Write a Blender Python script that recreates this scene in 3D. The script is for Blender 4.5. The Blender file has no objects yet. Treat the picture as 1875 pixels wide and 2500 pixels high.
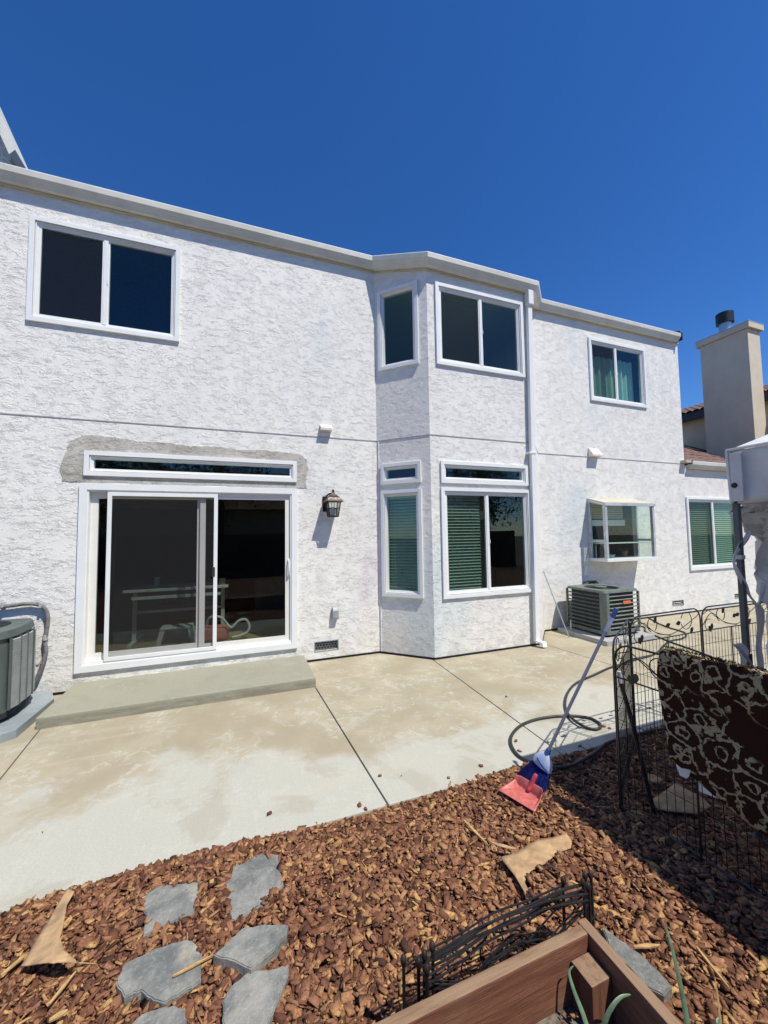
import bpy, bmesh, math, random
import numpy as np
from mathutils import Vector, Matrix
random.seed(7); rng = np.random.default_rng(11)
R = math.radians
scene = bpy.context.scene
C = scene.collection

# ------------------------------------------------------------------ camera
CAM = Vector((0, -5.5, 1.763)); FPX = 940.0; CX, CY = 937.5, 1250.0
YAW, PITCH, ROLL = R(20.48), R(3.30), R(-0.877)
f0 = Vector((math.sin(YAW), math.cos(YAW), 0)); r0 = Vector((math.cos(YAW), -math.sin(YAW), 0)); u0 = Vector((0, 0, 1))
fw = f0*math.cos(PITCH) + u0*math.sin(PITCH); up_ = -f0*math.sin(PITCH) + u0*math.cos(PITCH)
rt = r0*math.cos(ROLL) + up_*math.sin(ROLL); up = -r0*math.sin(ROLL) + up_*math.cos(ROLL)
cd = bpy.data.cameras.new('camera'); cam = bpy.data.objects.new('camera', cd); C.objects.link(cam)
M = Matrix((rt, up, -fw)).transposed().to_4x4(); M.translation = CAM; cam.matrix_world = M
cd.sensor_fit = 'VERTICAL'; cd.sensor_height = 36; cd.lens = 36*FPX/2500; cd.clip_start = .02; cd.clip_end = 1500
scene.camera = cam

# ------------------------------------------------------------------ sky and sun
SUN = Vector((.56, -1.0, 1.94)).normalized()
EL = math.asin(SUN.z); AZ = math.atan2(SUN.x, SUN.y)
w = bpy.data.worlds.new('World'); scene.world = w; w.use_nodes = True
nt = w.node_tree; bg = nt.nodes['Background']
sky = nt.nodes.new('ShaderNodeTexSky'); sky.sky_type = 'NISHITA'; sky.sun_disc = False
sky.sun_elevation = EL; sky.sun_rotation = AZ; sky.altitude = 1500; sky.air_density = 1.0; sky.dust_density = .15; sky.ozone_density = 5.0
hs = nt.nodes.new('ShaderNodeHueSaturation'); hs.inputs['Saturation'].default_value = 1.25; hs.inputs['Hue'].default_value = .509
nt.links.new(sky.outputs[0], hs.inputs['Color']); nt.links.new(hs.outputs[0], bg.inputs[0]); bg.inputs[1].default_value = .145
ld = bpy.data.lights.new('sun', 'SUN'); ld.energy = 4.95; ld.angle = R(.53); ld.color = (1, .945, .835)
lo = bpy.data.objects.new('sun', ld); C.objects.link(lo); lo.rotation_euler = (-SUN).to_track_quat('-Z', 'Y').to_euler(); lo.location = (6, -10, 18)
vs = scene.view_settings; vs.view_transform = 'Standard'; vs.look = 'None'; vs.exposure = 0.10; vs.gamma = 1; vs.use_curve_mapping = False
scene.cycles.max_bounces = 8; scene.cycles.transparent_max_bounces = 24; scene.cycles.caustics_reflective = False; scene.cycles.caustics_refractive = False

# ------------------------------------------------------------------ helpers
def at(px, py, x=None, y=None, z=None):
    d = fw*FPX + rt*(px-CX) - up*(py-CY)
    if y is not None: t = (y-CAM.y)/d.y
    elif z is not None: t = (z-CAM.z)/d.z
    else: t = (x-CAM.x)/d.x
    return CAM + d*t
WL = {}
def props(o, label=None, cat=None, group=None, kind=None):
    if label: o['label'] = label
    if cat: o['category'] = cat
    if group: o['group'] = group
    if kind: o['kind'] = kind
    return o
def thing(name, label, cat, loc=(0, 0, 0), group=None, kind=None, parent=None):
    o = bpy.data.objects.new(name, None); C.objects.link(o); o.empty_display_size = .1
    o.location = loc; WL[o.name] = Vector(loc)
    return props(o, label, cat, group, kind)
def link(name, me, mat, parent=None, smooth=False, recenter=True):
    if mat is not None: me.materials.append(mat)
    if smooth:
        for p in me.polygons: p.use_smooth = True
    o = bpy.data.objects.new(name, me); C.objects.link(o)
    loc = Vector((0, 0, 0))
    if recenter and len(me.vertices):
        n = len(me.vertices); a = np.empty(n*3, np.float32); me.vertices.foreach_get('co', a); a = a.reshape(-1, 3)
        loc = Vector(((a[:, 0].min()+a[:, 0].max())/2, (a[:, 1].min()+a[:, 1].max())/2, float(a[:, 2].min())))
        a -= np.array(loc, np.float32); me.vertices.foreach_set('co', a.ravel()); me.update()
    o.location = loc; WL[o.name] = loc
    if parent is not None:
        o.parent = parent; o.location = loc - WL[parent.name]
    return o
class MB:
    def __init__(s, M=None): s.v = []; s.f = []; s.M = M
    def add(s, vs, fs):
        b = len(s.v); s.v += [tuple(s.M @ Vector(v)) if s.M else tuple(v) for v in vs]; s.f += [tuple(b+i for i in f) for f in fs]; return s
    def box(s, x0, x1, y0, y1, z0, z1):
        return s.add([(x0,y0,z0),(x1,y0,z0),(x1,y1,z0),(x0,y1,z0),(x0,y0,z1),(x1,y0,z1),(x1,y1,z1),(x0,y1,z1)],
                     [(0,3,2,1),(4,5,6,7),(0,1,5,4),(1,2,6,5),(2,3,7,6),(3,0,4,7)])
    def ring(s, x0, x1, z0, z1, wd, y0, y1):
        # a mitred frame in the x-z plane, y0 front, y1 back
        o = [(x0,z0),(x1,z0),(x1,z1),(x0,z1)]; i = [(x0+wd,z0+wd),(x1-wd,z0+wd),(x1-wd,z1-wd),(x0+wd,z1-wd)]
        v = [(a,y0,b) for a,b in o]+[(a,y0,b) for a,b in i]+[(a,y1,b) for a,b in o]+[(a,y1,b) for a,b in i]
        f = []
        for k in range(4):
            n = (k+1) % 4
            f += [(k,n,4+n,4+k), (8+k,12+k,12+n,8+n), (k,8+k,8+n,n), (4+k,4+n,12+n,12+k)]
        return s.add(v, f)
    def prism(s, poly, z0, z1, axis='z'):
        n = len(poly)
        mk = {'z': lambda a,b,c:(a,b,c), 'y': lambda a,b,c:(a,c,b), 'x': lambda a,b,c:(c,a,b)}[axis]
        return s.add([mk(a,b,z0) for a,b in poly]+[mk(a,b,z1) for a,b in poly],
                     [tuple(range(n))[::-1], tuple(range(n,2*n))]+[(i,(i+1)%n,n+(i+1)%n,n+i) for i in range(n)])
    def tube(s, pts, r, seg=8, closed=False, cap=True):
        pts = [Vector(p) for p in pts]; n = len(pts); rr = r if hasattr(r,'__len__') else [r]*n
        vs = []; prev = None
        for i,p in enumerate(pts):
            if closed: t = pts[(i+1)%n]-pts[i-1]
            else: t = pts[min(i+1,n-1)]-pts[max(i-1,0)]
            if t.length < 1e-9: t = Vector((0,0,1))
            t.normalize()
            if prev is None:
                a = Vector((0,0,1)) if abs(t.z) < .9 else Vector((1,0,0)); u = t.cross(a).normalized()
            else: u = (prev - t*prev.dot(t)).normalized()
            prev = u; v = t.cross(u)
            for k in range(seg):
                an = 2*math.pi*k/seg; vs.append(p+u*math.cos(an)*rr[i]+v*math.sin(an)*rr[i])
        fs = []
        for i in range(n if closed else n-1):
            j = (i+1)%n
            for k in range(seg): fs.append((i*seg+k, i*seg+(k+1)%seg, j*seg+(k+1)%seg, j*seg+k))
        if not closed and cap: fs += [tuple(range(seg))[::-1], tuple((n-1)*seg+k for k in range(seg))]
        return s.add(vs, fs)
    def lathe(s, prof, c, seg=16, square=False):
        vs = []; fs = []; n = len(prof)
        for r_, z in prof:
            for k in range(seg):
                an = 2*math.pi*(k+.5)/seg; vs.append((c[0]+r_*math.cos(an), c[1]+r_*math.sin(an), c[2]+z))
        for i in range(n-1):
            for k in range(seg): fs.append((i*seg+k, i*seg+(k+1)%seg, (i+1)*seg+(k+1)%seg, (i+1)*seg+k))
        fs += [tuple(range(seg))[::-1], tuple((n-1)*seg+k for k in range(seg))]
        return s.add(vs, fs)
    def sweep(s, path, prof, zs=None):
        # profile (out, z) swept along a ground path; 'out' is to the right of travel; mitred
        n = len(path); P2 = [Vector(p) for p in path]; vs = []; m = len(prof)
        for i in range(n):
            a = (P2[i]-P2[i-1]).normalized() if i else (P2[1]-P2[0]).normalized()
            b = (P2[i+1]-P2[i]).normalized() if i < n-1 else a
            na = Vector((a.y,-a.x)); nb = Vector((b.y,-b.x)); mt = (na+nb).normalized(); k = 1/max(.3, mt.dot(na))
            for o_, z in prof: q = P2[i]+mt*o_*k; vs.append((q.x,q.y,z+(zs[i] if zs else 0)))
        fs = [(i*m+k, (i+1)*m+k, (i+1)*m+(k+1)%m, i*m+(k+1)%m) for i in range(n-1) for k in range(m)]
        fs += [tuple(range(m)), tuple((n-1)*m+k for k in range(m))[::-1]]
        return s.add(vs, fs)
    def grid(s, fn, nu, nv):
        vs = [fn(i/nu, j/nv) for j in range(nv+1) for i in range(nu+1)]
        return s.add(vs, [(j*(nu+1)+i, j*(nu+1)+i+1, (j+1)*(nu+1)+i+1, (j+1)*(nu+1)+i) for j in range(nv) for i in range(nu)])
    def mesh(s, name):
        me = bpy.data.meshes.new(name); me.from_pydata(s.v, [], s.f); me.update(); return me
    def build(s, name, mat, parent=None, smooth=False, bevel=0, label=None, solid=0, kind=None, fixn=True):
        me = s.mesh(name)
        if fixn or bevel:
            b = bmesh.new(); b.from_mesh(me)
            if fixn: bmesh.ops.recalc_face_normals(b, faces=b.faces)
            if bevel: bmesh.ops.bevel(b, geom=[e for e in b.edges if len(e.link_faces)==2 and e.calc_face_angle(0) > .5], offset=bevel, segments=2, affect='EDGES', profile=.6)
            b.to_mesh(me); b.free()
        o = link(name, me, mat, parent, smooth)
        if smooth:
            try: me.set_sharp_from_angle(angle=R(40))
            except Exception: pass
        if solid:
            md = o.modifiers.new('s','SOLIDIFY'); md.thickness = solid; md.offset = 0
        return props(o, label, None, None, kind)
def arc(cx, cz, r, a0, a1, n=12): return [(cx+r*math.cos(R(a0+(a1-a0)*i/n)), cz+r*math.sin(R(a0+(a1-a0)*i/n))) for i in range(n+1)]
def smooth_path(pts, k=6):
    pts = [Vector(p) for p in pts]; out = []
    for i in range(len(pts)-1):
        p0 = pts[max(i-1,0)]; p1 = pts[i]; p2 = pts[i+1]; p3 = pts[min(i+2,len(pts)-1)]
        for j in range(k):
            t = j/k; out.append(.5*((2*p1)+(p2-p0)*t+(2*p0-5*p1+4*p2-p3)*t*t+(3*p1-p0-3*p2+p3)*t**3))
    return out+[pts[-1]]

# ------------------------------------------------------------------ materials
class N:
    def __init__(s, name):
        s.m = bpy.data.materials.new(name); s.m.use_nodes = True; s.t = s.m.node_tree; s.b = s.t.nodes['Principled BSDF']; s.out = s.t.nodes['Material Output']
        s.g = s.t.nodes.new('ShaderNodeNewGeometry')
    def new(s, ty, **kw):
        n = s.t.nodes.new(ty)
        for k, v in kw.items(): setattr(n, k, v)
        return n
    def set(s, sock, v):
        if isinstance(v, bpy.types.NodeSocket): s.t.links.new(v, sock)
        else: sock.default_value = v
    def vec(s, sx=1, sy=1, sz=1, src=None, rot=(0,0,0)):
        n = s.new('ShaderNodeMapping'); s.set(n.inputs[0], src or s.g.outputs['Position']); n.inputs['Scale'].default_value = (sx,sy,sz); n.inputs['Rotation'].default_value = rot; return n.outputs[0]
    def noise(s, scale, detail=3, rough=.5, v=None, dist=0, col=False):
        n = s.new('ShaderNodeTexNoise'); s.set(n.inputs['Vector'], v or s.g.outputs['Position']); n.inputs['Scale'].default_value = scale
        n.inputs['Detail'].default_value = detail; n.inputs['Roughness'].default_value = rough; n.inputs['Distortion'].default_value = dist; return n.outputs[1 if col else 0]
    def math(s, op, a, b=0.0, c=0.0, clamp=False):
        n = s.new('ShaderNodeMath', operation=op, use_clamp=clamp); s.set(n.inputs[0], a); s.set(n.inputs[1], b); s.set(n.inputs[2], c); return n.outputs[0]
    def ss(s, v, a, b, c=0.0, d=1.0):
        n = s.new('ShaderNodeMapRange', interpolation_type='SMOOTHSTEP'); s.set(n.inputs[0], v)
        for i, q in enumerate((a,b,c,d)): s.set(n.inputs[1+i], q)
        return n.outputs[0]
    def mix(s, fac, a, b, mode='MIX'):
        n = s.new('ShaderNodeMix', data_type='RGBA', blend_type=mode); s.set(n.inputs[0], fac)
        for i, q in ((6,a),(7,b)): s.set(n.inputs[i], (*q,1) if isinstance(q, tuple) and len(q)==3 else q)
        return n.outputs[2]
    def bump(s, h, strength=1, dist=.003, nrm=None):
        n = s.new('ShaderNodeBump'); s.set(n.inputs['Height'], h); n.inputs['Strength'].default_value = strength; n.inputs['Distance'].default_value = dist
        if nrm: s.t.links.new(nrm, n.inputs['Normal'])
        return n.outputs[0]
    def fin(s, col=None, rough=None, nrm=None, metal=None, spec=None):
        if col is not None: s.set(s.b.inputs['Base Color'], (*col,1) if isinstance(col, tuple) and len(col)==3 else col)
        if rough is not None: s.set(s.b.inputs['Roughness'], rough)
        if nrm is not None: s.set(s.b.inputs['Normal'], nrm)
        if metal is not None: s.b.inputs['Metallic'].default_value = metal
        if spec is not None: s.b.inputs['Specular IOR Level'].default_value = spec
        return s.m
def plain(name, col, rough=.5, metal=0, var=.12, scale=14, bump=0, bscale=60, spec=.5):
    n = N(name); f = n.ss(n.noise(scale, 4, .6), .3, .7)
    c = n.mix(f, tuple(x*(1-var) for x in col), tuple(min(1,x*(1+var)) for x in col))
    nr = n.bump(n.noise(bscale, 3), 1, bump) if bump else None
    return n.fin(c, n.ss(n.noise(scale*1.7, 3), .3, .7, rough*.85, min(1, rough*1.15)), nr, metal, spec)
def stucco(name, base, dirty, amp=1.0, tint=True, trowel=True):
    n = N(name); pos = n.vec(1, 1, 1.75)
    wv = n.new('ShaderNodeVectorMath', operation='SCALE'); n.set(wv.inputs[0], n.noise(5.5, 3, .5, pos, col=True)); wv.inputs[3].default_value = .11
    ad = n.new('ShaderNodeVectorMath', operation='ADD'); n.set(ad.inputs[0], pos); n.set(ad.inputs[1], wv.outputs[0])
    h1 = n.noise(8.6, 2.5, .55, ad.outputs[0])
    saw = n.math('FRACT', n.math('MULTIPLY', h1, 13.0))
    saw = n.math('MULTIPLY', n.math('POWER', saw, 5.5), n.ss(saw, .965, 1.0, 1.0, 0.0))
    mask = n.ss(n.noise(9.0, 3, .6, ad.outputs[0]), .40, .54)
    saw2 = n.math('FRACT', n.math('MULTIPLY', n.noise(15, 2, .5, ad.outputs[0]), 9.0))
    saw2 = n.math('MULTIPLY', n.math('POWER', saw2, 6.0), n.ss(saw2, .95, 1.0, 1.0, 0.0))
    mask2 = n.ss(n.noise(5.0, 3, .6), .46, .56)
    fine = n.noise(140, 3, .6)
    if trowel: h = n.math('ADD', n.math('ADD', n.math('MULTIPLY', saw, mask), n.math('MULTIPLY', n.math('MULTIPLY', saw2, mask2), .6)), n.math('MULTIPLY', fine, .16))
    else: h = n.math('ADD', n.math('MULTIPLY', fine, .5), n.math('MULTIPLY', n.noise(30, 3), .5))
    nr = n.bump(h, 1.0, .0050*amp, n.bump(n.noise(2.6, 3), 1, .005))
    c = n.mix(n.ss(n.noise(1.3, 6, .68), .35, .7), base, dirty); c = n.mix(n.math('MULTIPLY', n.math('MULTIPLY', n.ss(n.noise(1.0, 4, .6, n.vec(5.0,5.0,.45)), .56, .74), n.ss(n.noise(.8, 3), .45, .65)), .25), c, tuple(q*.90 for q in dirty))
    if tint:
        c = n.mix(n.ss(n.noise(.55, 3, .6, n.vec(1,1,.5)), .52, .72), c, (.69,.735,.735))
        c = n.mix(n.ss(n.noise(.7, 3, .6, n.vec(1.3,1,.35)), .60, .78), c, (.73,.69,.70))
        sx = n.new('ShaderNodeSeparateXYZ'); n.set(sx.inputs[0], n.g.outputs['Position'])
        low = n.math('MULTIPLY', n.ss(sx.outputs[2], .03, .42, 1.0, 0.0), n.ss(n.noise(6, 4, .6), .38, .7))
        c = n.mix(n.math('MULTIPLY', low, .45), c, (.50,.47,.40))
    return n.fin(c, .85, nr, 0, .25)
M_ST = stucco('white_stucco', (.83,.82,.775), (.785,.775,.74))
M_PATCH = stucco('grey_patch_stucco', (.42,.405,.35), (.60,.58,.53), 1.3, False)
M_TAN = stucco('tan_stucco', (.68,.60,.46), (.61,.53,.41), .5, False, False)
def concrete(name, stained=True, base=(.46,.455,.39), grime=False):
    n = N(name); p = n.g.outputs['Position']; sx = n.new('ShaderNodeSeparateXYZ'); n.set(sx.inputs[0], p)
    broom = n.noise(1.0, 2, .5, n.vec(170, 3.0, 1)); grit = n.noise(90, 4, .7); blot = n.noise(2.1, 5, .62, dist=.4)
    c = n.mix(n.ss(grit, .3, .72), tuple(b*.90 for b in base), tuple(b*1.06 for b in base))
    if stained:
        far = n.ss(n.math('ADD', sx.outputs[1], n.math('MULTIPLY', n.math('SUBTRACT', n.noise(1.15, 5, .6), .5), 2.8)), -2.5, -2.0)
        tan = n.mix(n.ss(n.noise(1.7, 4, .6), .35, .68), (.315,.26,.165), (.40,.345,.235))
        c = n.mix(n.math('MULTIPLY', far, .84), c, tan)
        sp = n.math('MULTIPLY', n.ss(n.noise(7, 8, .8, dist=1.2), .53, .57), n.ss(n.noise(1.6, 4, .6), .44, .52))
        c = n.mix(n.math('MULTIPLY', sp, .6), c, (.50,.49,.42))
        c = n.mix(n.math('MULTIPLY', n.ss(blot, .53, .62), .40), c, (.33,.30,.215)); c = n.mix(n.math('MULTIPLY', n.ss(n.noise(3.3, 7, .7, dist=.6), .57, .63), .35), c, (.47,.46,.40)); c = n.mix(n.math('MULTIPLY', n.ss(n.noise(46, 3, .6), .70, .76), .5), c, (.2,.18,.14))
        streak = n.ss(n.noise(1.0, 3, .5, n.vec(.35, 5.0, 1)), .58, .70)
        c = n.mix(n.math('MULTIPLY', streak, .22), c, (.50,.47,.33))
    else:
        c = n.mix(n.math('MULTIPLY', n.ss(blot, .45, .7), .5), c, tuple(b*.80 for b in base))
        sp = n.math('MULTIPLY', n.ss(n.noise(14, 6, .75, dist=.8), .60, .65), n.ss(n.noise(1.8, 3), .5, .62))
        c = n.mix(n.math('MULTIPLY', sp, .5), c, (.56,.55,.49))
    if grime:
        gm = n.math('MULTIPLY', n.ss(sx.outputs[2], .055, .10, 1.0, 0.0), n.ss(n.noise(3.0, 6, .7, n.vec(1,1,7)), .36, .6))
        c = n.mix(n.math('MULTIPLY', gm, .6), c, (.16,.145,.10)); c = n.mix(n.math('MULTIPLY', n.ss(n.noise(1.7, 3, .5, n.vec(1,1,1,rot=(0,0,.7))), .5, .53), .16), c, (.24,.235,.18))
    c = n.mix(n.ss(broom, .3, .75, 0, .16), c, tuple(b*.72 for b in base))
    h = n.math('ADD', n.math('MULTIPLY', broom, .6), n.math('MULTIPLY', grit, .4))
    return n.fin(c, n.ss(blot, .3, .7, .75, .92), n.bump(h, .7, .0014), 0, .3)
M_CON = concrete('patio_concrete'); M_STEP = concrete('step_concrete', False, (.33,.325,.25), True); M_PAD = concrete('pad_concrete', False, (.40,.41,.40))
M_VINYL = plain('white_vinyl', (.80,.815,.80), .35, var=.03, scale=3)
M_CREAMV = plain('cream_vinyl', (.76,.75,.70), .4, var=.04, scale=3)
M_ALU = plain('aged_aluminium', (.56,.57,.57), .42, .35, .15, 6)
M_GUT = plain('painted_gutter', (.64,.64,.57), .5, 0, .10, 2.2)
M_FASC = plain('cream_fascia', (.50,.47,.36), .6, 0, .08, 3)
M_BLACK = plain('dark_void', (.02,.02,.02), .9)
M_WIRE = plain('black_wire', (.012,.012,.013), .42, 0, .3, 20)
M_HOSE = plain('black_rubber_hose', (.026,.027,.025), .5, 0, .3, 9)
M_BRONZE = plain('dark_bronze', (.035,.025,.022), .45, .4, .5, 30)
M_GREYPL = plain('grey_plastic', (.30,.34,.36), .45)
M_HOOD = plain('white_hood', (.72,.69,.66), .5)
M_FOAM = plain('grey_pipe_insulation', (.17,.165,.165), .8, 0, .3, 20, .002, 80)
M_ACG = plain('green_grey_cabinet', (.085,.108,.10), .5, 0, .12, 5)
M_ACG2 = plain('weathered_cabinet', (.13,.155,.135), .55, 0, .22, 9)
M_ACF = plain('louver_metal', (.42,.45,.43), .4, .1, .15, 10)
M_FIN = plain('condenser_fins', (.018,.024,.024), .55, .2, .3, 60)
M_ORANGE = plain('orange_badge', (.72,.16,.05), .5, var=.05)
M_RED = plain('red_plastic', (.52,.135,.115), .5, 0, .22, 22, .0006, 40)
M_BLUEBR = plain('blue_bristles', (.012,.03,.20), .5, 0, .5, 60)
M_BCAP = plain('pale_blue_cap', (.46,.53,.70), .4)
M_BDARK = plain('navy_plastic', (.03,.09,.30), .4)
M_STICK = plain('grey_blue_handle', (.27,.28,.36), .4, .2, .08)
M_CARD = plain('brown_cardboard', (.42,.275,.145), .9, 0, .28, 16, .003, 45)
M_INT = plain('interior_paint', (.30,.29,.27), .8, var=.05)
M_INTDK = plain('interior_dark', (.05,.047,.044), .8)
M_FLOOR = plain('interior_floor', (.30,.21,.10), .6)
M_WHITEI = plain('white_furniture', (.55,.56,.53), .5)
M_BLIND = plain('green_white_blind', (.50,.60,.52), .6, var=.04)
M_CURT = plain('sheer_curtain', (.52,.66,.62), .8, var=.05)
M_DIRT = plain('bare_soil', (.10,.07,.05), .95, 0, .4, 3, .01, 12)
M_SOIL = plain('planter_soil', (.13,.11,.085), .95, 0, .5, 40, .006, 60)
M_LEAF = plain('succulent_leaf', (.12,.20,.12), .45, 0, .3, 25)
M_DRYLEAF = plain('dry_leaf', (.40,.28,.12), .7)
M_STRAP = plain('black_strap', (.02,.02,.022), .6)
M_POLE = plain('grey_steel_pole', (.085,.095,.11), .4, .5, .15)
M_FLUE = plain('galvanised_flue', (.45,.5,.54), .35, .8)
M_TILEM = plain('brown_roof_tile', (.155,.085,.07), .8, 0, .35, 6, .002, 30)
M_DKFAS = plain('dark_fascia', (.035,.035,.045), .6)

def glass(name, tint, refl=1.0):
    n = N(name); t = n.t; tr = n.new('ShaderNodeBsdfTransparent'); tr.inputs[0].default_value = (*tint, 1)
    gl = n.new('ShaderNodeBsdfGlossy'); gl.inputs['Roughness'].default_value = .0; gl.inputs[0].default_value = (.92*refl,.97*refl,1.0*refl,1)
    lw = n.new('ShaderNodeLayerWeight'); lw.inputs[0].default_value = .5
    fr = n.math('ADD', n.math('MULTIPLY', n.math('POWER', lw.outputs['Facing'], 5.0), .9), .038)
    n.set(gl.inputs['Normal'], n.bump(n.noise(1.1, 1), 1, .0008))
    mx = n.new('ShaderNodeMixShader'); t.links.new(fr, mx.inputs[0]); t.links.new(tr.outputs[0], mx.inputs[1]); t.links.new(gl.outputs[0], mx.inputs[2])
    t.links.new(mx.outputs[0], n.out.inputs[0]); return n.m
M_GLASS = glass('low_e_glass', (.80,.91,.86)); M_GLASSC = glass('clear_glass', (.93,.97,.95), .8); M_GLASSD = glass('door_glass', (.72,.77,.74), .9)
def screen_mat(name, op, col=(.035,.035,.035)):
    n = N(name); t = n.t; tr = n.new('ShaderNodeBsdfTransparent'); df = n.new('ShaderNodeBsdfDiffuse'); df.inputs[0].default_value = (*col,1)
    mx = n.new('ShaderNodeMixShader'); mx.inputs[0].default_value = op
    t.links.new(tr.outputs[0], mx.inputs[1]); t.links.new(df.outputs[0], mx.inputs[2]); t.links.new(mx.outputs[0], n.out.inputs[0]); return n.m
M_SCREEN = screen_mat('insect_screen', .32)
def fabric(name, col, tr=.3):
    n = N(name); t = n.t; df = n.new('ShaderNodeBsdfDiffuse'); tl = n.new('ShaderNodeBsdfTranslucent'); mx = n.new('ShaderNodeMixShader'); mx.inputs[0].default_value = tr
    c = n.mix(n.ss(n.noise(3.5, 5, .6), .35, .7), col, tuple(x*.82 for x in col)); n.set(df.inputs[0], c); n.set(tl.inputs[0], c)
    nr = n.bump(n.noise(7, 4, .5, n.vec(1,1,.5)), 1, .012); n.set(df.inputs['Normal'], nr)
    t.links.new(df.outputs[0], mx.inputs[1]); t.links.new(tl.outputs[0], mx.inputs[2]); t.links.new(mx.outputs[0], n.out.inputs[0]); return n.m
M_TENT = fabric('white_canopy_fabric', (.80,.81,.80), .09); M_VAL = fabric('brightened_valance_fabric', (.92,.93,.92), .40)  # valance: same cloth, made paler to stand in for sun coming through the roof
M_TORN = fabric('torn_white_fabric', (.86,.86,.86), .35)
def wood(name, a, b, ax):
    n = N(name); sc = [9,9,9]; sc[ax] = .9
    g1 = n.noise(4.0, 5, .65, n.vec(*sc), .6); g2 = n.noise(12, 4, .7, n.vec(*[s*2.2 if i!=ax else .7 for i, s in enumerate(sc)]))
    c = n.mix(n.ss(g1, .35, .65), a, b); c = n.mix(n.math('MULTIPLY', n.ss(g2, .5, .64), .5), c, tuple(x*.45 for x in a))
    c = n.mix(n.math('MULTIPLY', n.ss(n.noise(2.5, 4), .5, .7), .35), c, (.26,.19,.12))
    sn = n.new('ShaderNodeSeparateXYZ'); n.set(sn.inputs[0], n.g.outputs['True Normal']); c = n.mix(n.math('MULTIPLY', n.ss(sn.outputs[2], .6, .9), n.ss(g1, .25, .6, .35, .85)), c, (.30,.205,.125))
    return n.fin(c, .72, n.bump(n.math('ADD', g1, n.math('MULTIPLY', g2, .6)), .8, .003), 0, .3)
M_WX = wood('stained_board_long', (.155,.062,.036), (.235,.105,.062), 0); M_WY = wood('stained_board_cross', (.15,.065,.038), (.22,.105,.062), 1); M_WZ = wood('stained_post', (.12,.045,.027), (.18,.08,.045), 2)
M_FENW = wood('grey_fence_board', (.08,.062,.05), (.13,.10,.08), 2)
def slate():
    n = N('grey_flagstone'); v = n.vec(1,1,1)
    c = n.mix(n.ss(n.noise(5, 5, .65, dist=.5), .35, .68), (.13,.14,.135), (.30,.295,.265))
    c = n.mix(n.ss(n.noise(3.2, 4, .6), .58, .74), c, (.40,.37,.27))
    c = n.mix(n.math('MULTIPLY', n.ss(n.noise(70, 4, .7), .5, .7), .35), c, (.42,.43,.42))
    return n.fin(c, .75, n.bump(n.math('ADD', n.noise(14, 6, .65), n.math('MULTIPLY', n.noise(60, 4, .7), .5)), 1, .009), 0, .35)
M_SLATE = slate()
def chipmat():
    n = N('bark_chip'); a = n.new('ShaderNodeAttribute'); a.attribute_name = 'tone'; sp = n.new('ShaderNodeSeparateColor'); n.set(sp.inputs[0], a.outputs['Color'])
    cr = n.new('ShaderNodeValToRGB'); n.set(cr.inputs[0], sp.outputs[0]); e = cr.color_ramp.elements
    e[0].position = 0; e[0].color = (.06,.026,.016,1); e[1].position = 1; e[1].color = (.60,.36,.14,1)
    for p, c in ((.25,(.15,.06,.032,1)),(.5,(.26,.11,.057,1)),(.7,(.35,.17,.09,1)),(.84,(.43,.22,.10,1)),(.93,(.56,.33,.13,1))):
        q = e.new(p); q.color = c
    g = n.noise(120, 4, .65); c = n.mix(n.ss(g, .3, .7, 0, .55), cr.outputs[0], (.07,.035,.02))
    return n.fin(c, .8, n.bump(n.noise(160, 4, .7), 1, .0022), 0, .3)
M_CHIP = chipmat()
M_BED = plain('fine_bark_litter', (.105,.05,.03), .95, 0, .5, 60, .012, 55)
def rugmat():
    n = N('brown_patterned_rug'); p = n.vec(0,1,1.0)
    wv = n.new('ShaderNodeVectorMath', operation='SCALE'); n.set(wv.inputs[0], n.noise(16, 3, .6, p, col=True)); wv.inputs[3].default_value = .07
    ad = n.new('ShaderNodeVectorMath', operation='ADD'); n.set(ad.inputs[0], p); n.set(ad.inputs[1], wv.outputs[0])
    vo = n.new('ShaderNodeTexVoronoi', feature='DISTANCE_TO_EDGE'); n.set(vo.inputs['Vector'], ad.outputs[0]); vo.inputs['Scale'].default_value = 9.5
    v1 = n.new('ShaderNodeTexVoronoi', feature='F1'); n.set(v1.inputs['Vector'], ad.outputs[0]); v1.inputs['Scale'].default_value = 9.5
    d = vo.outputs[0]; c1 = n.ss(d, .04, .065, 1, 0)
    f1 = v1.outputs['Distance']
    ring = n.math('MULTIPLY', n.ss(f1, .18, .205), n.ss(f1, .275, .30, 1, 0))
    ln = n.math('MAXIMUM', c1, ring)
    ln = n.math('MULTIPLY', ln, n.ss(n.noise(2.8, 3, .5, n.vec(0,1,1.1)), .38, .42))
    ln = n.math('MULTIPLY', ln, n.ss(n.noise(40, 3, .6), .34, .46))
    fl = n.noise(220, 3, .7)
    c = n.mix(n.math('MULTIPLY', ln, .92), n.mix(fl, (.020,.009,.006), (.06,.026,.017)), n.mix(fl, (.36,.31,.18), (.58,.51,.32)))
    return n.fin(c, .95, n.bump(n.math('ADD', fl, n.math('MULTIPLY', ln, .5)), 1, .007), 0, .1)
M_RUG = rugmat()

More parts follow.
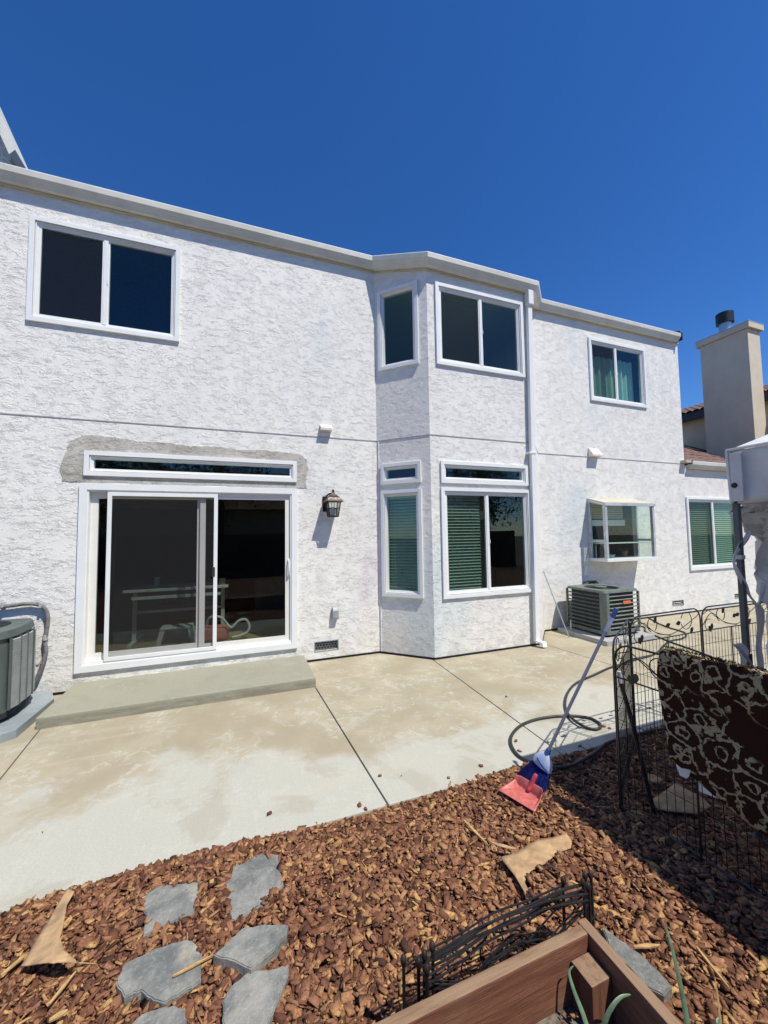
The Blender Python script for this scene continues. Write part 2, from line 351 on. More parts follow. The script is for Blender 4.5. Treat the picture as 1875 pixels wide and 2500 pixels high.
# ------------------------------------------------------------------ ground, patio, mulch bed
MB().box(-150,150,-150,150,-.30,-.16).build('ground', M_DIRT, kind='structure')
MB().box(-7,16,-3.04,3,-.15,-.045).build('patio_base', M_DIRT, kind='structure')
patio = thing('patio', None, None, (0,0,-.1), kind='structure')
def slab(poly): return MB().prism(poly, -.1, 0).build('slab', M_CON, patio, bevel=.006)
g = .0055
def jx(x0, x1):  # the joints lean a little, as in the photo
    return lambda y: x0 + (x1-x0)*(-y)/3.05
J = [jx(-7.5,-7.5), jx(-1.83,-1.52), jx(.79,.915), jx(2.565,2.40), jx(4.43,4.72), jx(7.2,7.3), jx(9.9,10.1), jx(12.8,13)]
for i in range(7):
    a, b = J[i], J[i+1]
    y1 = .05
    slab([(a(3.04 and -3.045)+g,-3.045),(b(-3.045)-g,-3.045),(b(y1)-g,y1),(a(y1)+g,y1)])
MB().box(-1.772,.835,-.915,.03,-.02,.107).build('concrete_step', M_STEP, bevel=.008, kind=None)
st = bpy.data.objects['concrete_step']; props(st, 'low olive grey concrete step in front of the sliding glass door', 'step')
def bed(u, v):
    x = -6+20*u; y = -3.048-9*v
    return (x, y, -.012+.012*math.sin(x*3.1+1.3*y)+.010*math.sin(y*5.3+x*1.7)-.02*max(0,1-v*30))
MB().grid(bed, 200, 90).build('mulch_bed', M_BED, kind='structure', smooth=True, fixn=False)

def chips(name, spots, mat=M_CHIP, size=None, long_frac=.035, zf=None, seed=1, parent=None, lean=.55):
    r = np.random.default_rng(seed); n = len(spots)
    L = r.gamma(4.5, .0060, n)+.009; L = np.clip(L, .010, .060); W = L*r.uniform(.38,.72,n); T = np.clip(W*r.uniform(.16,.42,n), .002, .009)
    tone = np.clip(r.normal(.48,.24,n), 0, 1); hi = r.random(n) < .17; tone[hi] = r.uniform(.74,.96,hi.sum())
    lg = r.random(n) < long_frac; L[lg] = r.uniform(.045,.10,lg.sum()); W[lg] = r.uniform(.006,.015,lg.sum()); T[lg] = .004; tone[lg] = r.uniform(.75,1,lg.sum())
    if size is not None: L = np.array(size); W = L*r.uniform(.5,.8,n); T = W*.5
    base = np.array([(-.5,-.5,-.5),(.5,-.35,-.5),(.5,.4,-.5),(-.42,.5,-.5),(-.42,-.4,.5),(.36,-.5,.5),(.44,.32,.5),(-.5,.36,.5)])
    v = base[None]+r.uniform(-.16,.16,(n,8,3)); v = v*np.stack([L,W,T],1)[:,None,:]
    a = r.uniform(0,2*np.pi,n); tx = r.normal(0,lean*.6,n); ty = r.normal(0,lean*.5,n)
    ca,sa = np.cos(tx),np.sin(tx); y_ = v[:,:,1]*ca[:,None]-v[:,:,2]*sa[:,None]; z_ = v[:,:,1]*sa[:,None]+v[:,:,2]*ca[:,None]; x_ = v[:,:,0]
    cb,sb = np.cos(ty),np.sin(ty); x2 = x_*cb[:,None]+z_*sb[:,None]; z2 = -x_*sb[:,None]+z_*cb[:,None]
    c,s_ = np.cos(a),np.sin(a); X = x2*c[:,None]-y_*s_[:,None]; Y = x2*s_[:,None]+y_*c[:,None]
    out = np.stack([X,Y,z2],2)+np.array(spots)[:,None,:]
    fc = np.array([(0,3,2,1),(4,5,6,7),(0,1,5,4),(1,2,6,5),(2,3,7,6),(3,0,4,7)])
    F = (fc[None]+(np.arange(n)*8)[:,None,None]).reshape(-1,4)
    me = bpy.data.meshes.new(name); me.vertices.add(n*8); me.vertices.foreach_set('co', out.ravel().astype(np.float32))
    me.loops.add(F.size); me.loops.foreach_set('vertex_index', F.ravel().astype(np.int32)); me.polygons.add(len(F))
    me.polygons.foreach_set('loop_start', (np.arange(len(F))*4).astype(np.int32)); me.polygons.foreach_set('loop_total', np.full(len(F),4,np.int32)); me.update(calc_edges=True)
    at_ = me.color_attributes.new('tone','FLOAT_COLOR','POINT'); cl = np.ones((n*8,4),np.float32); cl[:,:3] = np.repeat(tone,8)[:,None]; at_.data.foreach_set('color', cl.ravel())
    return link(name, me, mat, parent)
def bedz(x, y): return -.012+.012*np.sin(x*3.1+1.3*y)+.010*np.sin(y*5.3+x*1.7)
n1 = 54000; x = rng.uniform(-1.6,4.3,n1); y = -3.03-rng.random(n1)**1.15*2.0
n2 = 9000; xx = rng.uniform(4.3,9,n2); yy = -3.03-rng.random(n2)*1.8
x = np.concatenate([x,xx]); y = np.concatenate([y,yy]); z = bedz(x,y)+rng.uniform(.0,.022,len(x))*np.clip((-y-3.0)/.08,.2,1)
def inside(px_, py_, poly):
    r_ = np.zeros(len(px_), bool); j = len(poly)-1
    for i in range(len(poly)):
        (xa,ya),(xb,yb) = poly[i],poly[j]
        c_ = ((ya > py_) != (yb > py_)) & (px_ < (xb-xa)*(py_-ya)/(yb-ya+1e-12)+xa); r_ ^= c_; j = i
    return r_
CL = lambda a_,b_:(a_*.5425,1950+b_*.5425)
CLEAR = [[(1185,240),(1255,250),(1278,390),(1160,500),(1060,555),(1040,545),(1020,470),(1012,385),(1035,310),(1110,275)],[(690,395),(915,368),(905,430),(880,520),(770,555),(645,618),(655,540),(643,470)],
 [(620,710),(700,670),(840,630),(875,645),(910,700),(905,820),(820,870),(740,918),(690,905),(640,865),(600,870),(560,893),(525,840),(530,800),(560,745)],[(960,700),(1030,640),(1090,580),(1190,562),(1298,565),(1290,620),(1210,700),(1130,765),(1085,745)],
 [(1120,775),(1240,760),(1300,742),(1295,800),(1270,860),(1200,1030),(1030,1090),(1005,1014),(1000,910),(1040,840)],[(530,1060),(640,965),(700,945),(780,925),(835,945),(837,1014),(820,1080)]]
keep = np.ones(len(x), bool)
for pl_ in CLEAR:
    pw = [at(*CL(*q_), z=.02) for q_ in pl_]; cxm = sum(q_.x for q_ in pw)/len(pw); cym = sum(q_.y for q_ in pw)/len(pw)
    keep &= ~inside(x, y, [(cxm+(q_.x-cxm)*.94, cym+(q_.y-cym)*.94) for q_ in pw])
x, y, z = x[keep], y[keep], z[keep]
props(chips('bark_mulch', np.stack([x,y,z],1), seed=5), 'reddish brown bark mulch covering the planting bed in front of the patio', 'mulch', None, 'stuff')
nf = 13000; xf = rng.uniform(-1.6,3.6,nf); yf = -3.045-rng.random(nf)*1.5-.0; kf = np.ones(nf,bool)
for pl_ in CLEAR: kf &= ~inside(xf, yf, [(q_.x,q_.y) for q_ in [at(*CL(*q2), z=.02) for q2 in pl_]]) | (rng.random(nf) < .06)
xf,yf = xf[kf],yf[kf]; props(chips('bark_fines', np.stack([xf,yf,bedz(xf,yf)+rng.uniform(.008,.026,len(xf))],1), size=list(rng.uniform(.004,.013,len(xf))), seed=8), 'fine crumbs and splinters of bark scattered through the mulch bed', 'mulch', None, 'stuff')
# bits of bark on the patio
PB = [((866,1737),.03,'chip lying alone on the slab beside the right-hand hose'),]
loose = [(1236,1700,.022),(927,1893,.025),(1175,1869,.034),(1095,1898,.024),(1167,1890,.014),(1260,1808,.03),(1268,1832,.032),(1416,1820,.034),(1475,1772,.035),(1488,1777,.03),(657,1985,.032),(665,2035,.02),(530,2079,.03),(565,2078,.028),(980,1893,.01),(845,2012,.022),(878,1965,.034),(893,1973,.026),(104,2030,.01)]
CHL = ['small dark bark chip alone on the slab just left of the hose bend','lone bark chip on the slab to the right of the middle joint',
 'pale chunky bark piece on the concrete left of the dustpan','small bark chip on the concrete nearest the mulch left of the dustpan','tiny bark crumb beside the pale chunky bark piece',
 'pale brown bark chip inside the hose loop, the upper of two','reddish bark chip touching the inside of the hose loop, the lower of two','reddish bark chip on the shaded concrete between broom and pen',
 'red bark chip left of the pen corner, the nearer one to the hose loop','red bark chip touching the pen corner, right of its twin','slim bark chip lying out on the wide slab above the flagstones','bark chip resting on the slab edge above the tall flagstone',
 'dark bark lump at the slab edge, left of the two above the flagstones','dark bark lump at the slab edge, right of the two above the flagstones','speck of bark between the lone chip and the mulch edge','bark chip at the mulch edge left of the middle joint',
 'large dark bark chip at the end of the middle joint, left one','large dark bark chip at the end of the middle joint, right one','tiny dark bark crumb far out on the left of the patio']
for k,(px,py,s_) in enumerate(loose):
    p = at(px,py,z=.008); o = chips('bark_chip', [(p.x,p.y,.008)], size=[s_], seed=100+k, lean=.2)
    props(o, CHL[k], 'bark chip', 'bark chips strayed onto the patio')

# ------------------------------------------------------------------ the house
house = thing('house', 'two storey white stucco house with a bay and white framed windows', 'house', (2,0,0))
def wallsheet(x0, x1, z0, z1, openings, M=None, depth=.10):
    mb = MB(M); xs = sorted({x0,x1,*[o[0] for o in openings],*[o[1] for o in openings]}); zs = sorted({z0,z1,*[o[2] for o in openings],*[o[3] for o in openings]})
    for i in range(len(xs)-1):
        for j in range(len(zs)-1):
            cx_ = (xs[i]+xs[i+1])/2; cz_ = (zs[j]+zs[j+1])/2
            if any(o[0]<cx_<o[1] and o[2]<cz_<o[3] for o in openings): continue
            mb.add([(xs[i],0,zs[j]),(xs[i+1],0,zs[j]),(xs[i+1],0,zs[j+1]),(xs[i],0,zs[j+1])], [(0,1,2,3)])
    for a,b,c,d in openings:
        mb.add([(a,0,c),(b,0,c),(b,depth,c),(a,depth,c)],[(0,3,2,1)]); mb.add([(a,0,d),(b,0,d),(b,depth,d),(a,depth,d)],[(0,1,2,3)])
        mb.add([(a,0,c),(a,0,d),(a,depth,d),(a,depth,c)],[(0,3,2,1)]); mb.add([(b,0,c),(b,0,d),(b,depth,d),(b,depth,c)],[(0,1,2,3)])
    return mb
def frame2(p, q):  # local frame of a wall running p->q, x along, y into the house
    d = Vector((q[0]-p[0], q[1]-p[1], 0)); L = d.length; d.normalize(); n = Vector((-d.y, d.x, 0))
    m = Matrix((d, n, Vector((0,0,1)))).transposed().to_4x4(); m.translation = (p[0],p[1],0); return m, L
I4 = Matrix.Identity(4)
MBA, LA = frame2((1.95,0),(2.555,-.60)); MBF, LF = frame2((2.555,-.60),(4.44,-.60)); MBR, LR = frame2((4.44,-.60),(5.05,0))
def wout(x0,x1,z0,z1): return (x0+.05,x1-.05,z0+.05,z1-.05)
W = dict(
 ul=(-2.34,-.76,4.30,5.575), tr=(-1.745,.741,2.512,2.81), dr=(-1.78,.746,.22,2.42),
 ur=(6.395,7.97,4.31,5.575), wg=(9.02,10.86,.886,2.47),
 bu=(.13,1.728,4.245,5.495), bt=(.155,1.71,2.49,2.815), bl=(.148,1.74,.83,2.427),
 au=(.057,.715,4.265,5.53), at=(.073,.71,2.505,2.82), al=(.066,.712,.842,2.415))
ZB = .03
cr = [(.98,1.33,.125,.27)]
wallsheet(-6, 1.95, ZB, 5.98, [wout(*W['ul']), wout(*W['tr']), wout(*W['dr'])]+cr).build('wall', M_ST, house, fixn=False)
wallsheet(0, LA, ZB, 5.90, [wout(*W['au']), wout(*W['at']), wout(*W['al'])], MBA).build('wall', M_ST, house, fixn=False)
wallsheet(0, LF, ZB, 5.74, [wout(*W['bu']), wout(*W['bt']), wout(*W['bl'])], MBF).build('wall', M_ST, house, fixn=False)
wallsheet(0, LR, ZB, 5.98, [], MBR).build('wall', M_ST, house, fixn=False)
gw = (6.25,7.50,1.24,2.28)
wallsheet(5.05, 9.06, ZB, 5.98, [wout(*W['ur']), gw, (6.12,6.34,.74,.83), (8.41,8.77,.175,.29)]).build('wall', M_ST, house, fixn=False)
wallsheet(9.06, 13.5, ZB, 3.16, [wout(*W['wg']), (10.5,10.85,.18,.295)]).build('wall', M_ST, house, fixn=False)
MB().add([(9.06,0,ZB),(9.06,8,ZB),(9.06,8,5.98),(9.06,0,5.98)],[(0,1,2,3)]).build('wall', M_ST, house, fixn=False)
MB().add([(13.5,0,ZB),(13.5,8,ZB),(13.5,8,3.16),(13.5,0,3.16)],[(0,1,2,3)]).build('wall', M_ST, house, fixn=False)
MB().sweep([(-6,.03),(1.96,.03),(2.57,-.572),(4.425,-.572),(5.04,.03),(13.5,.03)],[(0,-.09),(.004,-.09),(.004,.06),(0,.06)]).build('foundation', M_BLACK, house)
MB().sweep([(-6,0),(1.95,0),(2.555,-.60),(4.44,-.60),(5.05,0),(13.5,0)],[(-.012,.018),(.010,.018),(.010,.030),(-.012,.030)]).build('weep_screed', M_BLACK, house)
MB().sweep([(-6,0),(1.95,0),(2.555,-.60),(4.43,-.60),(5.05,0),(9.06,0)],[(-.004,3.185),(.007,3.185),(.007,3.196),(-.004,3.196)]).build('floor_screed', plain('screed_metal',(.42,.42,.43),.6), house)
# inside: floors, ceilings and partitions that the windows show
def shell(x0,x1,z0,z1,depth,mat,fl=M_FLOOR,bay=False):
    MB().add([(x0,depth,z0),(x1,depth,z0),(x1,depth,z1),(x0,depth,z1)],[(0,1,2,3)]).add([(x0,.1,z0),(x0,depth,z0),(x0,depth,z1),(x0,.1,z1)],[(0,1,2,3)]).add([(x1,.1,z0),(x1,depth,z0),(x1,depth,z1),(x1,.1,z1)],[(0,1,2,3)]).build('interior_wall', mat, house, fixn=False)
    for zz, mm, nm in ((z0,fl,'interior_floor'),(z1,mat,'ceiling')):
        mb = MB().add([(x0,.004,zz),(x1,.004,zz),(x1,depth,zz),(x0,depth,zz)],[(0,1,2,3)])
        if bay: mb.add([(1.96,0,zz),(2.56,-.59,zz),(4.43,-.59,zz),(5.04,0,zz)],[(0,1,2,3)])
        mb.build(nm, mm, house, fixn=False)
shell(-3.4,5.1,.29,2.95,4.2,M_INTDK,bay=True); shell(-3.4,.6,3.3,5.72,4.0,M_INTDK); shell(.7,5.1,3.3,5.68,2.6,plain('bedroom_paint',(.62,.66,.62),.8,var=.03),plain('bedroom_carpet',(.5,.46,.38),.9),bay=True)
shell(5.2,8.9,.29,2.6,3.6,plain('kitchen_paint',(.33,.32,.29),.8)); shell(5.2,8.9,3.3,5.72,3.5,M_INT); shell(9.1,13,.29,2.6,3.6,M_INT)

def window(key, Mx, kind, name='window', label=None, sash_right=True, screen=None, glassmat=M_GLASS, split=.5):
    x0,x1,z0,z1 = W[key]
    mb = MB(Mx); t = .052
    mb.ring(x0,x1,z0,z1,t,-.032,.0).ring(x0+t,x1-t,z0+t,z1-t,.005,-.006,.05).ring(x0+t+.005,x1-t-.005,z0+t+.005,z1-t-.005,.010,-.020,.055).ring(x0+t+.015,x1-t-.015,z0+t+.015,z1-t-.015,.013,-.004,.06).ring(x0+t+.028,x1-t-.028,z0+t+.028,z1-t-.028,.012,.002,.07)
    f = mb.build(name, M_VINYL, house, bevel=.003, label=label)
    a,b,c,d = x0+t+.04, x1-t-.04, z0+t+.04, z1-t-.04
    if kind == 'slide':
        xm = a+(b-a)*split
        MB(Mx).box(xm-.022,xm+.022,-.004,.062,c,d).build('mullion', M_VINYL, f, bevel=.003)
        MB(Mx).ring(xm+.022,b,c,d,.014,.012,.05).build('sash', M_VINYL, f, bevel=.002)
        MB(Mx).ring(a,xm-.022,c,d,.016,.004,.018).build('screen_frame', M_ALU if screen else M_VINYL, f)
        MB(Mx).box(a+.016,xm-.022,.026,.032,c+.016,d-.016).build('pane', glassmat, f)
        MB(Mx).box(xm+.036,b-.014,.030,.036,c+.014,d-.014).build('pane', glassmat, f)
        MB(Mx).add([(a+.016,.011,c+.016),(xm-.038,.011,c+.016),(xm-.038,.011,d-.016),(a+.016,.011,d-.016)],[(0,1,2,3)]).build('insect_screen', M_SCREEN, f, fixn=False)
        MB(Mx).box(xm+.018,xm+.03,-.012,-.002,(c+d)/2-.03,(c+d)/2+.03).build('latch', M_VINYL, f, bevel=.002)
    else:
        MB(Mx).box(a-.002,b+.002,.026,.032,c-.002,d+.002).build('pane', glassmat, f)
    return f, (a,b,c,d)
wul,_ = window('ul', I4, 'slide', split=.475)
wtr,_ = window('tr', I4, 'fixed', 'transom_window')
wur,(a,b,c,d) = window('ur', I4, 'slide', split=.47)
def curtain(f, a, b, c, d, y, mat, Mx=I4, folds=9):
    MB(Mx).grid(lambda u,v: (a+(b-a)*u, y+.035*math.sin(u*folds*2*math.pi)*(1-.3*v)+.01*math.sin(u*31), c+(d-c)*v), folds*12, 4).build('curtain', mat, f, smooth=True, fixn=False)
curtain(wur, a, b, c-.04, d-.12, .22, M_CURT)
wwg,(a,b,c,d) = window('wg', I4, 'slide', split=.49)
def blind(f, a, b, c, d, y, Mx=I4, tilt=35, drop=1.0, step=.045):
    mb = MB(Mx); z = d-.03; t = R(tilt); w_ = .026
    while z > d-(d-c)*drop:
        dy, dz = w_*math.cos(t), w_*math.sin(t)
        mb.add([(a,y-dy,z-dz),(b,y-dy,z-dz),(b,y+dy,z+dz),(a,y+dy,z+dz),(a,y-dy,z-dz-.003),(b,y-dy,z-dz-.003),(b,y+dy,z+dz-.003),(a,y+dy,z+dz-.003)],[(0,1,2,3),(7,6,5,4),(0,4,5,1),(2,6,7,3)]); z -= step
    mb.box(a,b,y-.03,y+.03,d-.03,d+.02)
    for q in (.2,.5,.8): mb.tube([(a+(b-a)*q,y-.028,d-.02),(a+(b-a)*q,y-.028,d-(d-c)*drop)],.0015,4)
    return mb.build('blind', M_BLIND, f, fixn=False)
blind(wwg, a, b, c, d, .10)
wbu,_ = window('bu', MBF, 'slide', split=.5)
wbt,_ = window('bt', MBF, 'fixed', 'transom_window')
wbl,(a,b,c,d) = window('bl', MBF, 'slide', split=.5)
blind(wbl, a+.01, a+(b-a)*.44, c+.01, d-.0, .10, MBF, 30)
window('au', MBA, 'fixed'); window('at', MBA, 'fixed', 'transom_window')
wal,(a,b,c,d) = window('al', MBA, 'fixed'); blind(wal, a, b, c, d, .10, MBA, 40, step=.045)
MB(MBF).tube([((wbl and 1.42),.9,.3),((1.42),.9,1.98)],.009,6).build('floor_lamp_pole', M_WHITEI, house)
MB(MBF).lathe([(.01,0),(.09,.03),(.15,.10),(.165,.16),(.15,.15),(.02,.05)],(1.42,.9,1.98),20).build('floor_lamp_bowl', M_WHITEI, house, smooth=True)

# sliding door
x0,x1,z0,z1 = W['dr']
dm = MB().ring(x0,x1,z0,z1,.078,-.034,0).ring(x0+.078,x1-.078,z0+.078,z1-.078,.018,-.022,.09)
door = dm.build('sliding_door', M_VINYL, house, bevel=.003)
MB().box(x0+.097,x1-.097,-.018,.10,z0+.078,z0+.112).build('threshold', M_VINYL, door, bevel=.003)
MB().ring(-1.684,-.45,.332,2.324,.078,.045,.085).build('fixed_panel', M_CREAMV, door, bevel=.003)
MB().box(-1.606,-.528,.060,.066,.41,2.246).build('pane', M_GLASSD, door)
MB().ring(-.49,.65,.332,2.324,.066,.008,.040).build('sliding_panel', M_CREAMV, door, bevel=.003)
MB().box(-.424,.584,.020,.026,.398,2.258).build('pane', M_GLASSD, door)
MB().ring(-1.497,-.278,.318,2.32,.046,-.030,-.012).build('screen_door', M_VINYL, door, bevel=.004)
MB().add([(-1.452,-.02,.36),(-.323,-.02,.36),(-.323,-.02,2.275),(-1.452,-.02,2.275)],[(0,1,2,3)]).build('insect_screen', screen_mat('door_screen', .32, (.05,.05,.05)), door, fixn=False)
MB().tube([(.628,-.004,1.20),(.630,-.035,1.23),(.632,-.042,1.32),(.630,-.035,1.41),(.628,-.004,1.44)],.011,8).build('handle', M_VINYL, door, smooth=True)
MB().box(-.345,-.305,-.036,-.020,1.25,1.37).build('screen_latch', M_BLACK, door, bevel=.003)
# stucco band and patch around the door
pts = [(-1.95,2.45),(-1.97,2.60),(-1.93,2.80),(-1.88,2.93),(-1.75,3.00),(-1.5,3.0),(-1.2,2.965),(-.9,2.96),(-.6,2.945),(-.3,2.95),(0,2.935),(.3,2.945),(.55,2.93),(.78,2.93),(.88,2.86),(.905,2.72),(.87,2.55),(.88,2.43),(.6,2.435),(.2,2.43),(-.3,2.44),(-.9,2.43),(-1.4,2.44),(-1.8,2.43)]
pp = []
for i in range(len(pts)):
    p = Vector(pts[i]); q = Vector(pts[(i+1)%len(pts)])
    for k in range(5):
        t_ = k/5; v = p.lerp(q,t_); pp.append((v.x+random.uniform(-.012,.012), v.y+random.uniform(-.010,.010)))
hole = (-1.70,.70,2.55,2.77)
pm = bpy.data.meshes.new('stucco_patch'); b = bmesh.new()
ov = [b.verts.new((p[0],-.007,p[1])) for p in pp]; hv = [b.verts.new((px,-.007,pz)) for px,pz in ((hole[0],hole[2]),(hole[1],hole[2]),(hole[1],hole[3]),(hole[0],hole[3]))]
es = [b.edges.new((ov[i],ov[(i+1)%len(ov)])) for i in range(len(ov))]+[b.edges.new((hv[i],hv[(i+1)%4])) for i in range(4)]
bmesh.ops.triangle_fill(b, use_beauty=True, use_dissolve=False, edges=es); bmesh.ops.recalc_face_normals(b, faces=b.faces)
if b.faces[0].normal.y > 0: bmesh.ops.reverse_faces(b, faces=b.faces)
ex = bmesh.ops.extrude_edge_only(b, edges=[e for e in b.edges if len(e.link_faces)==1])
for v in [g_ for g_ in ex['geom'] if isinstance(g_, bmesh.types.BMVert)]: v.co.y = .002
b.to_mesh(pm); b.free(); link('stucco_patch', pm, M_PATCH, house)

# garden window box
gwp = thing('garden_window', 'projecting glass garden window box above the far air conditioner', 'garden window', (6.8,-.2,1.2))
GX0,GX1,GD,GZ0,GZ1,GZT = 6.185,7.47,.38,1.20,2.265,2.37
fr = MB()
for xx_ in (GX0,GX1-.05):
    fr.box(xx_,xx_+.05,-GD,-GD+.055,GZ0+.06,GZ1-.045); fr.box(xx_+.004,xx_+.046,-.05,-.001,GZ0+.06,GZT-.05)
    fr.box(xx_+.006,xx_+.044,-GD+.055,-.05,1.555,1.60)
    fr.prism([(-GD+.01,GZ1-.045),(-.002,GZT-.05),(-.002,GZT),(-GD+.01,GZ1)], xx_+.003, xx_+.047, 'x')
fr.build('frame', M_ALU, gwp, bevel=.002)
MB().box(GX0-.012,GX1+.012,-GD-.012,-.001,GZ0,GZ0+.058).build('sill', M_VINYL, gwp, bevel=.004)
MB().box(GX0-.015,GX1+.025,-GD-.015,-GD+.03,GZ1-.045,GZ1+.005).build('head', M_ALU, gwp, bevel=.003)
MB().prism([(-GD+.02,GZ1+.001),(-.002,GZT+.001),(-.002,GZT+.018),(-GD+.02,GZ1+.018)], GX0, GX1, 'x').build('top', M_FASC, gwp)
MB().box(GX0+.05,GX1-.05,-GD+.02,-GD+.026,GZ0+.06,GZ1-.04).build('pane', M_GLASSC, gwp)
for xx_ in (GX0+.022, GX1-.028):
    MB().box(xx_,xx_+.006,-GD+.056,-.052,GZ0+.06,1.55).build('pane', M_GLASSC, gwp); MB().prism([(-GD+.056,1.602),(-.052,1.602),(-.052,GZT-.07),(-GD+.056,GZ1-.05)], xx_, xx_+.006, 'x').build('pane', M_GLASSC, gwp)
    MB().ring(.06,.32,GZ0+.075,1.545,.018,-.012,.012).build('sash', M_ALU, gwp) if False else None
MB().box(GX0+.05,GX1-.05,-GD+.03,-.02,1.525,1.537).build('shelf', M_BLIND, gwp)
mb = MB()
for k in range(7): mb.box(GX0+.12,GX1-.2,.12,.14,2.0+k*.045,2.036+k*.045)
mb.build('blind', M_FASC, gwp); MB().box(GX0+.1,GX1-.18,.09,.13,1.86,1.98).build('blind_rail', M_CREAMV, gwp, bevel=.01)
o = thing('potted_plant', 'small round pot and plant on the garden window sill', 'potted plant', (6.95,-.12,1.26))
MB().lathe([(.04,0),(.062,.11),(.066,.11),(.05,.10)],(6.95,-.12,1.26),14).build('pot', M_TILEM, o, smooth=True)
mb = MB()
for k in range(40):
    a = random.uniform(0,6.28); l = random.uniform(.05,.1); p = Vector((6.95,-.12,1.36)); q = p+Vector((math.cos(a)*l,math.sin(a)*l,random.uniform(-.02,.06)))
    mb.add([p, p.lerp(q,.6)+Vector((0,.012,0)), q, p.lerp(q,.6)-Vector((0,.012,0))],[(0,1,2,3)])
mb.build('foliage', M_LEAF, o, fixn=False)
props(MB().lathe([(.05,0),(.085,.055),(.088,.06),(.07,.05)],(6.45,-.22,1.26),16).build('bowl', plain('teal_ceramic',(.06,.32,.32),.3), smooth=True), 'teal bowl on the left of the garden window sill', 'bowl')
props(MB().tube([(6.3,-.05,1.26),(6.3,-.05,1.5),(6.33,-.1,1.53),(6.42,-.2,1.44)],.009,8).build('faucet', M_ALU, smooth=True), 'curved metal faucet behind the left pane of the garden window', 'faucet')

# gutters, roof edge, downspout
prof = [(-.02,5.885),(.078,5.885),(.083,5.895),(.10,5.925),(.132,5.965),(.138,6.03),(.132,6.042),(.122,6.036),(.116,5.98),(-.02,5.98)]
MB().sweep([(-6,0),(1.93,0),(2.56,-.62),(4.46,-.62),(5.10,0),(8.98,0)], prof, [0,0,-.215,-.215,0,0]).build('gutter', M_GUT, house)
MB().sweep([(-6,0),(1.95,0),(2.555,-.60),(4.44,-.60),(5.05,0),(9.06,0)], [(-.002,5.865),(.030,5.865),(.030,5.884),(-.002,5.884)], [0,0,-.215,-.215,0,0]).build('fascia_trim', M_FASC, house)
MB().box(9.0,9.03,-.14,.10,5.90,6.06).build('gutter_end_cap', M_BLACK, house)
MB().prism([(-.02,5.99),(.8,6.25),(6,7.9),(6,5.99)], -6, 9.0, 'x').build('roof_deck', M_BLACK, house)
MB().add([(1.93,.02,5.97),(2.56,-.60,5.76),(4.46,-.60,5.76),(5.10,.02,5.97),(3.5,.02,6.1)],[(0,1,2,3,4)]).build('bay_roof', M_BLACK, house, fixn=False)
def tile_mesh(wd=.29, ln=.42):
    mb = MB(); n_ = 8; pr = [(-wd/2+wd*i/n_, .052*math.cos(math.pi*(i/n_-.5)*1.0)**1.0) for i in range(n_+1)]
    v = [(x_,0,z_) for x_,z_ in pr]+[(x_,ln,z_+.0) for x_,z_ in pr]+[(x_,0,z_-.016) for x_,z_ in pr]
    f = [(i,i+1,n_+2+i,n_+1+i) for i in range(n_)]+[(i,2*(n_+1)+i,2*(n_+1)+i+1,i+1) for i in range(n_)]
    mb.add(v,f); return mb.mesh('roof_tile')
TM = tile_mesh(); TM.materials.append(M_TILEM)
for p_ in TM.polygons: p_.use_smooth = True
def tile(parent, x_, y_, z_, slope, rz=0):
    o = bpy.data.objects.new('roof_tile', TM); C.objects.link(o); o.rotation_euler = (slope,0,rz); o.parent = parent
    o.location = Vector((x_,y_,z_))-WL[parent.name]; return o
mainroof = bpy.data.objects['roof_deck']
sl = math.atan(.32)
for k in range(52):
    x_ = -5.9+k*.29
    if x_ < 8.95: tile(mainroof, x_, -.06, 6.012+random.uniform(-.004,.008), sl)
# raised tile pair at the left, end ridge tile at the far right
tile(mainroof, -2.25, -.05, 6.04, sl); tile(mainroof, -1.98, -.05, 6.045, sl)
MB().tube([(8.98,-.09,6.06),(8.98,.4,6.22),(8.98,1.2,6.48)],.06,10).build('rake_tile', M_DKFAS, house, smooth=True)
ds = MB()
P0 = Vector((4.385,-.655,5.50)); P1 = Vector((4.290,-.655,.09))
def prismline(p, q, wx, wy):
    ds.add([(p.x-wx,p.y-wy,p.z),(p.x+wx,p.y-wy,p.z),(p.x+wx,p.y+wy,p.z),(p.x-wx,p.y+wy,p.z),(q.x-wx,q.y-wy,q.z),(q.x+wx,q.y-wy,q.z),(q.x+wx,q.y+wy,q.z),(q.x-wx,q.y+wy,q.z)],[(0,3,2,1),(4,5,6,7),(0,1,5,4),(1,2,6,5),(2,3,7,6),(3,0,4,7)])
prismline(P1, P0, .040, .030); prismline(Vector((4.29,-.655,.10)), Vector((4.29,-.655,.08)), .044,.034)
ds.add([(4.25,-.685,.10),(4.33,-.685,.10),(4.33,-.625,.10),(4.25,-.625,.10),(4.29,-.79,.02),(4.37,-.79,.02),(4.37,-.77,.09),(4.29,-.77,.09)],[(0,1,5,4),(1,2,6,5),(2,3,7,6),(3,0,4,7),(4,5,6,7)])
dso = ds.build('downspout', M_VINYL, house, bevel=.004)
MB().box(4.335,4.435,-.715,-.612,5.44,5.68).build('downspout_elbow', M_VINYL, house, bevel=.01)
MB().box(4.26,4.40,-.692,-.60,3.00,3.03).build('downspout_strap', M_VINYL, house)
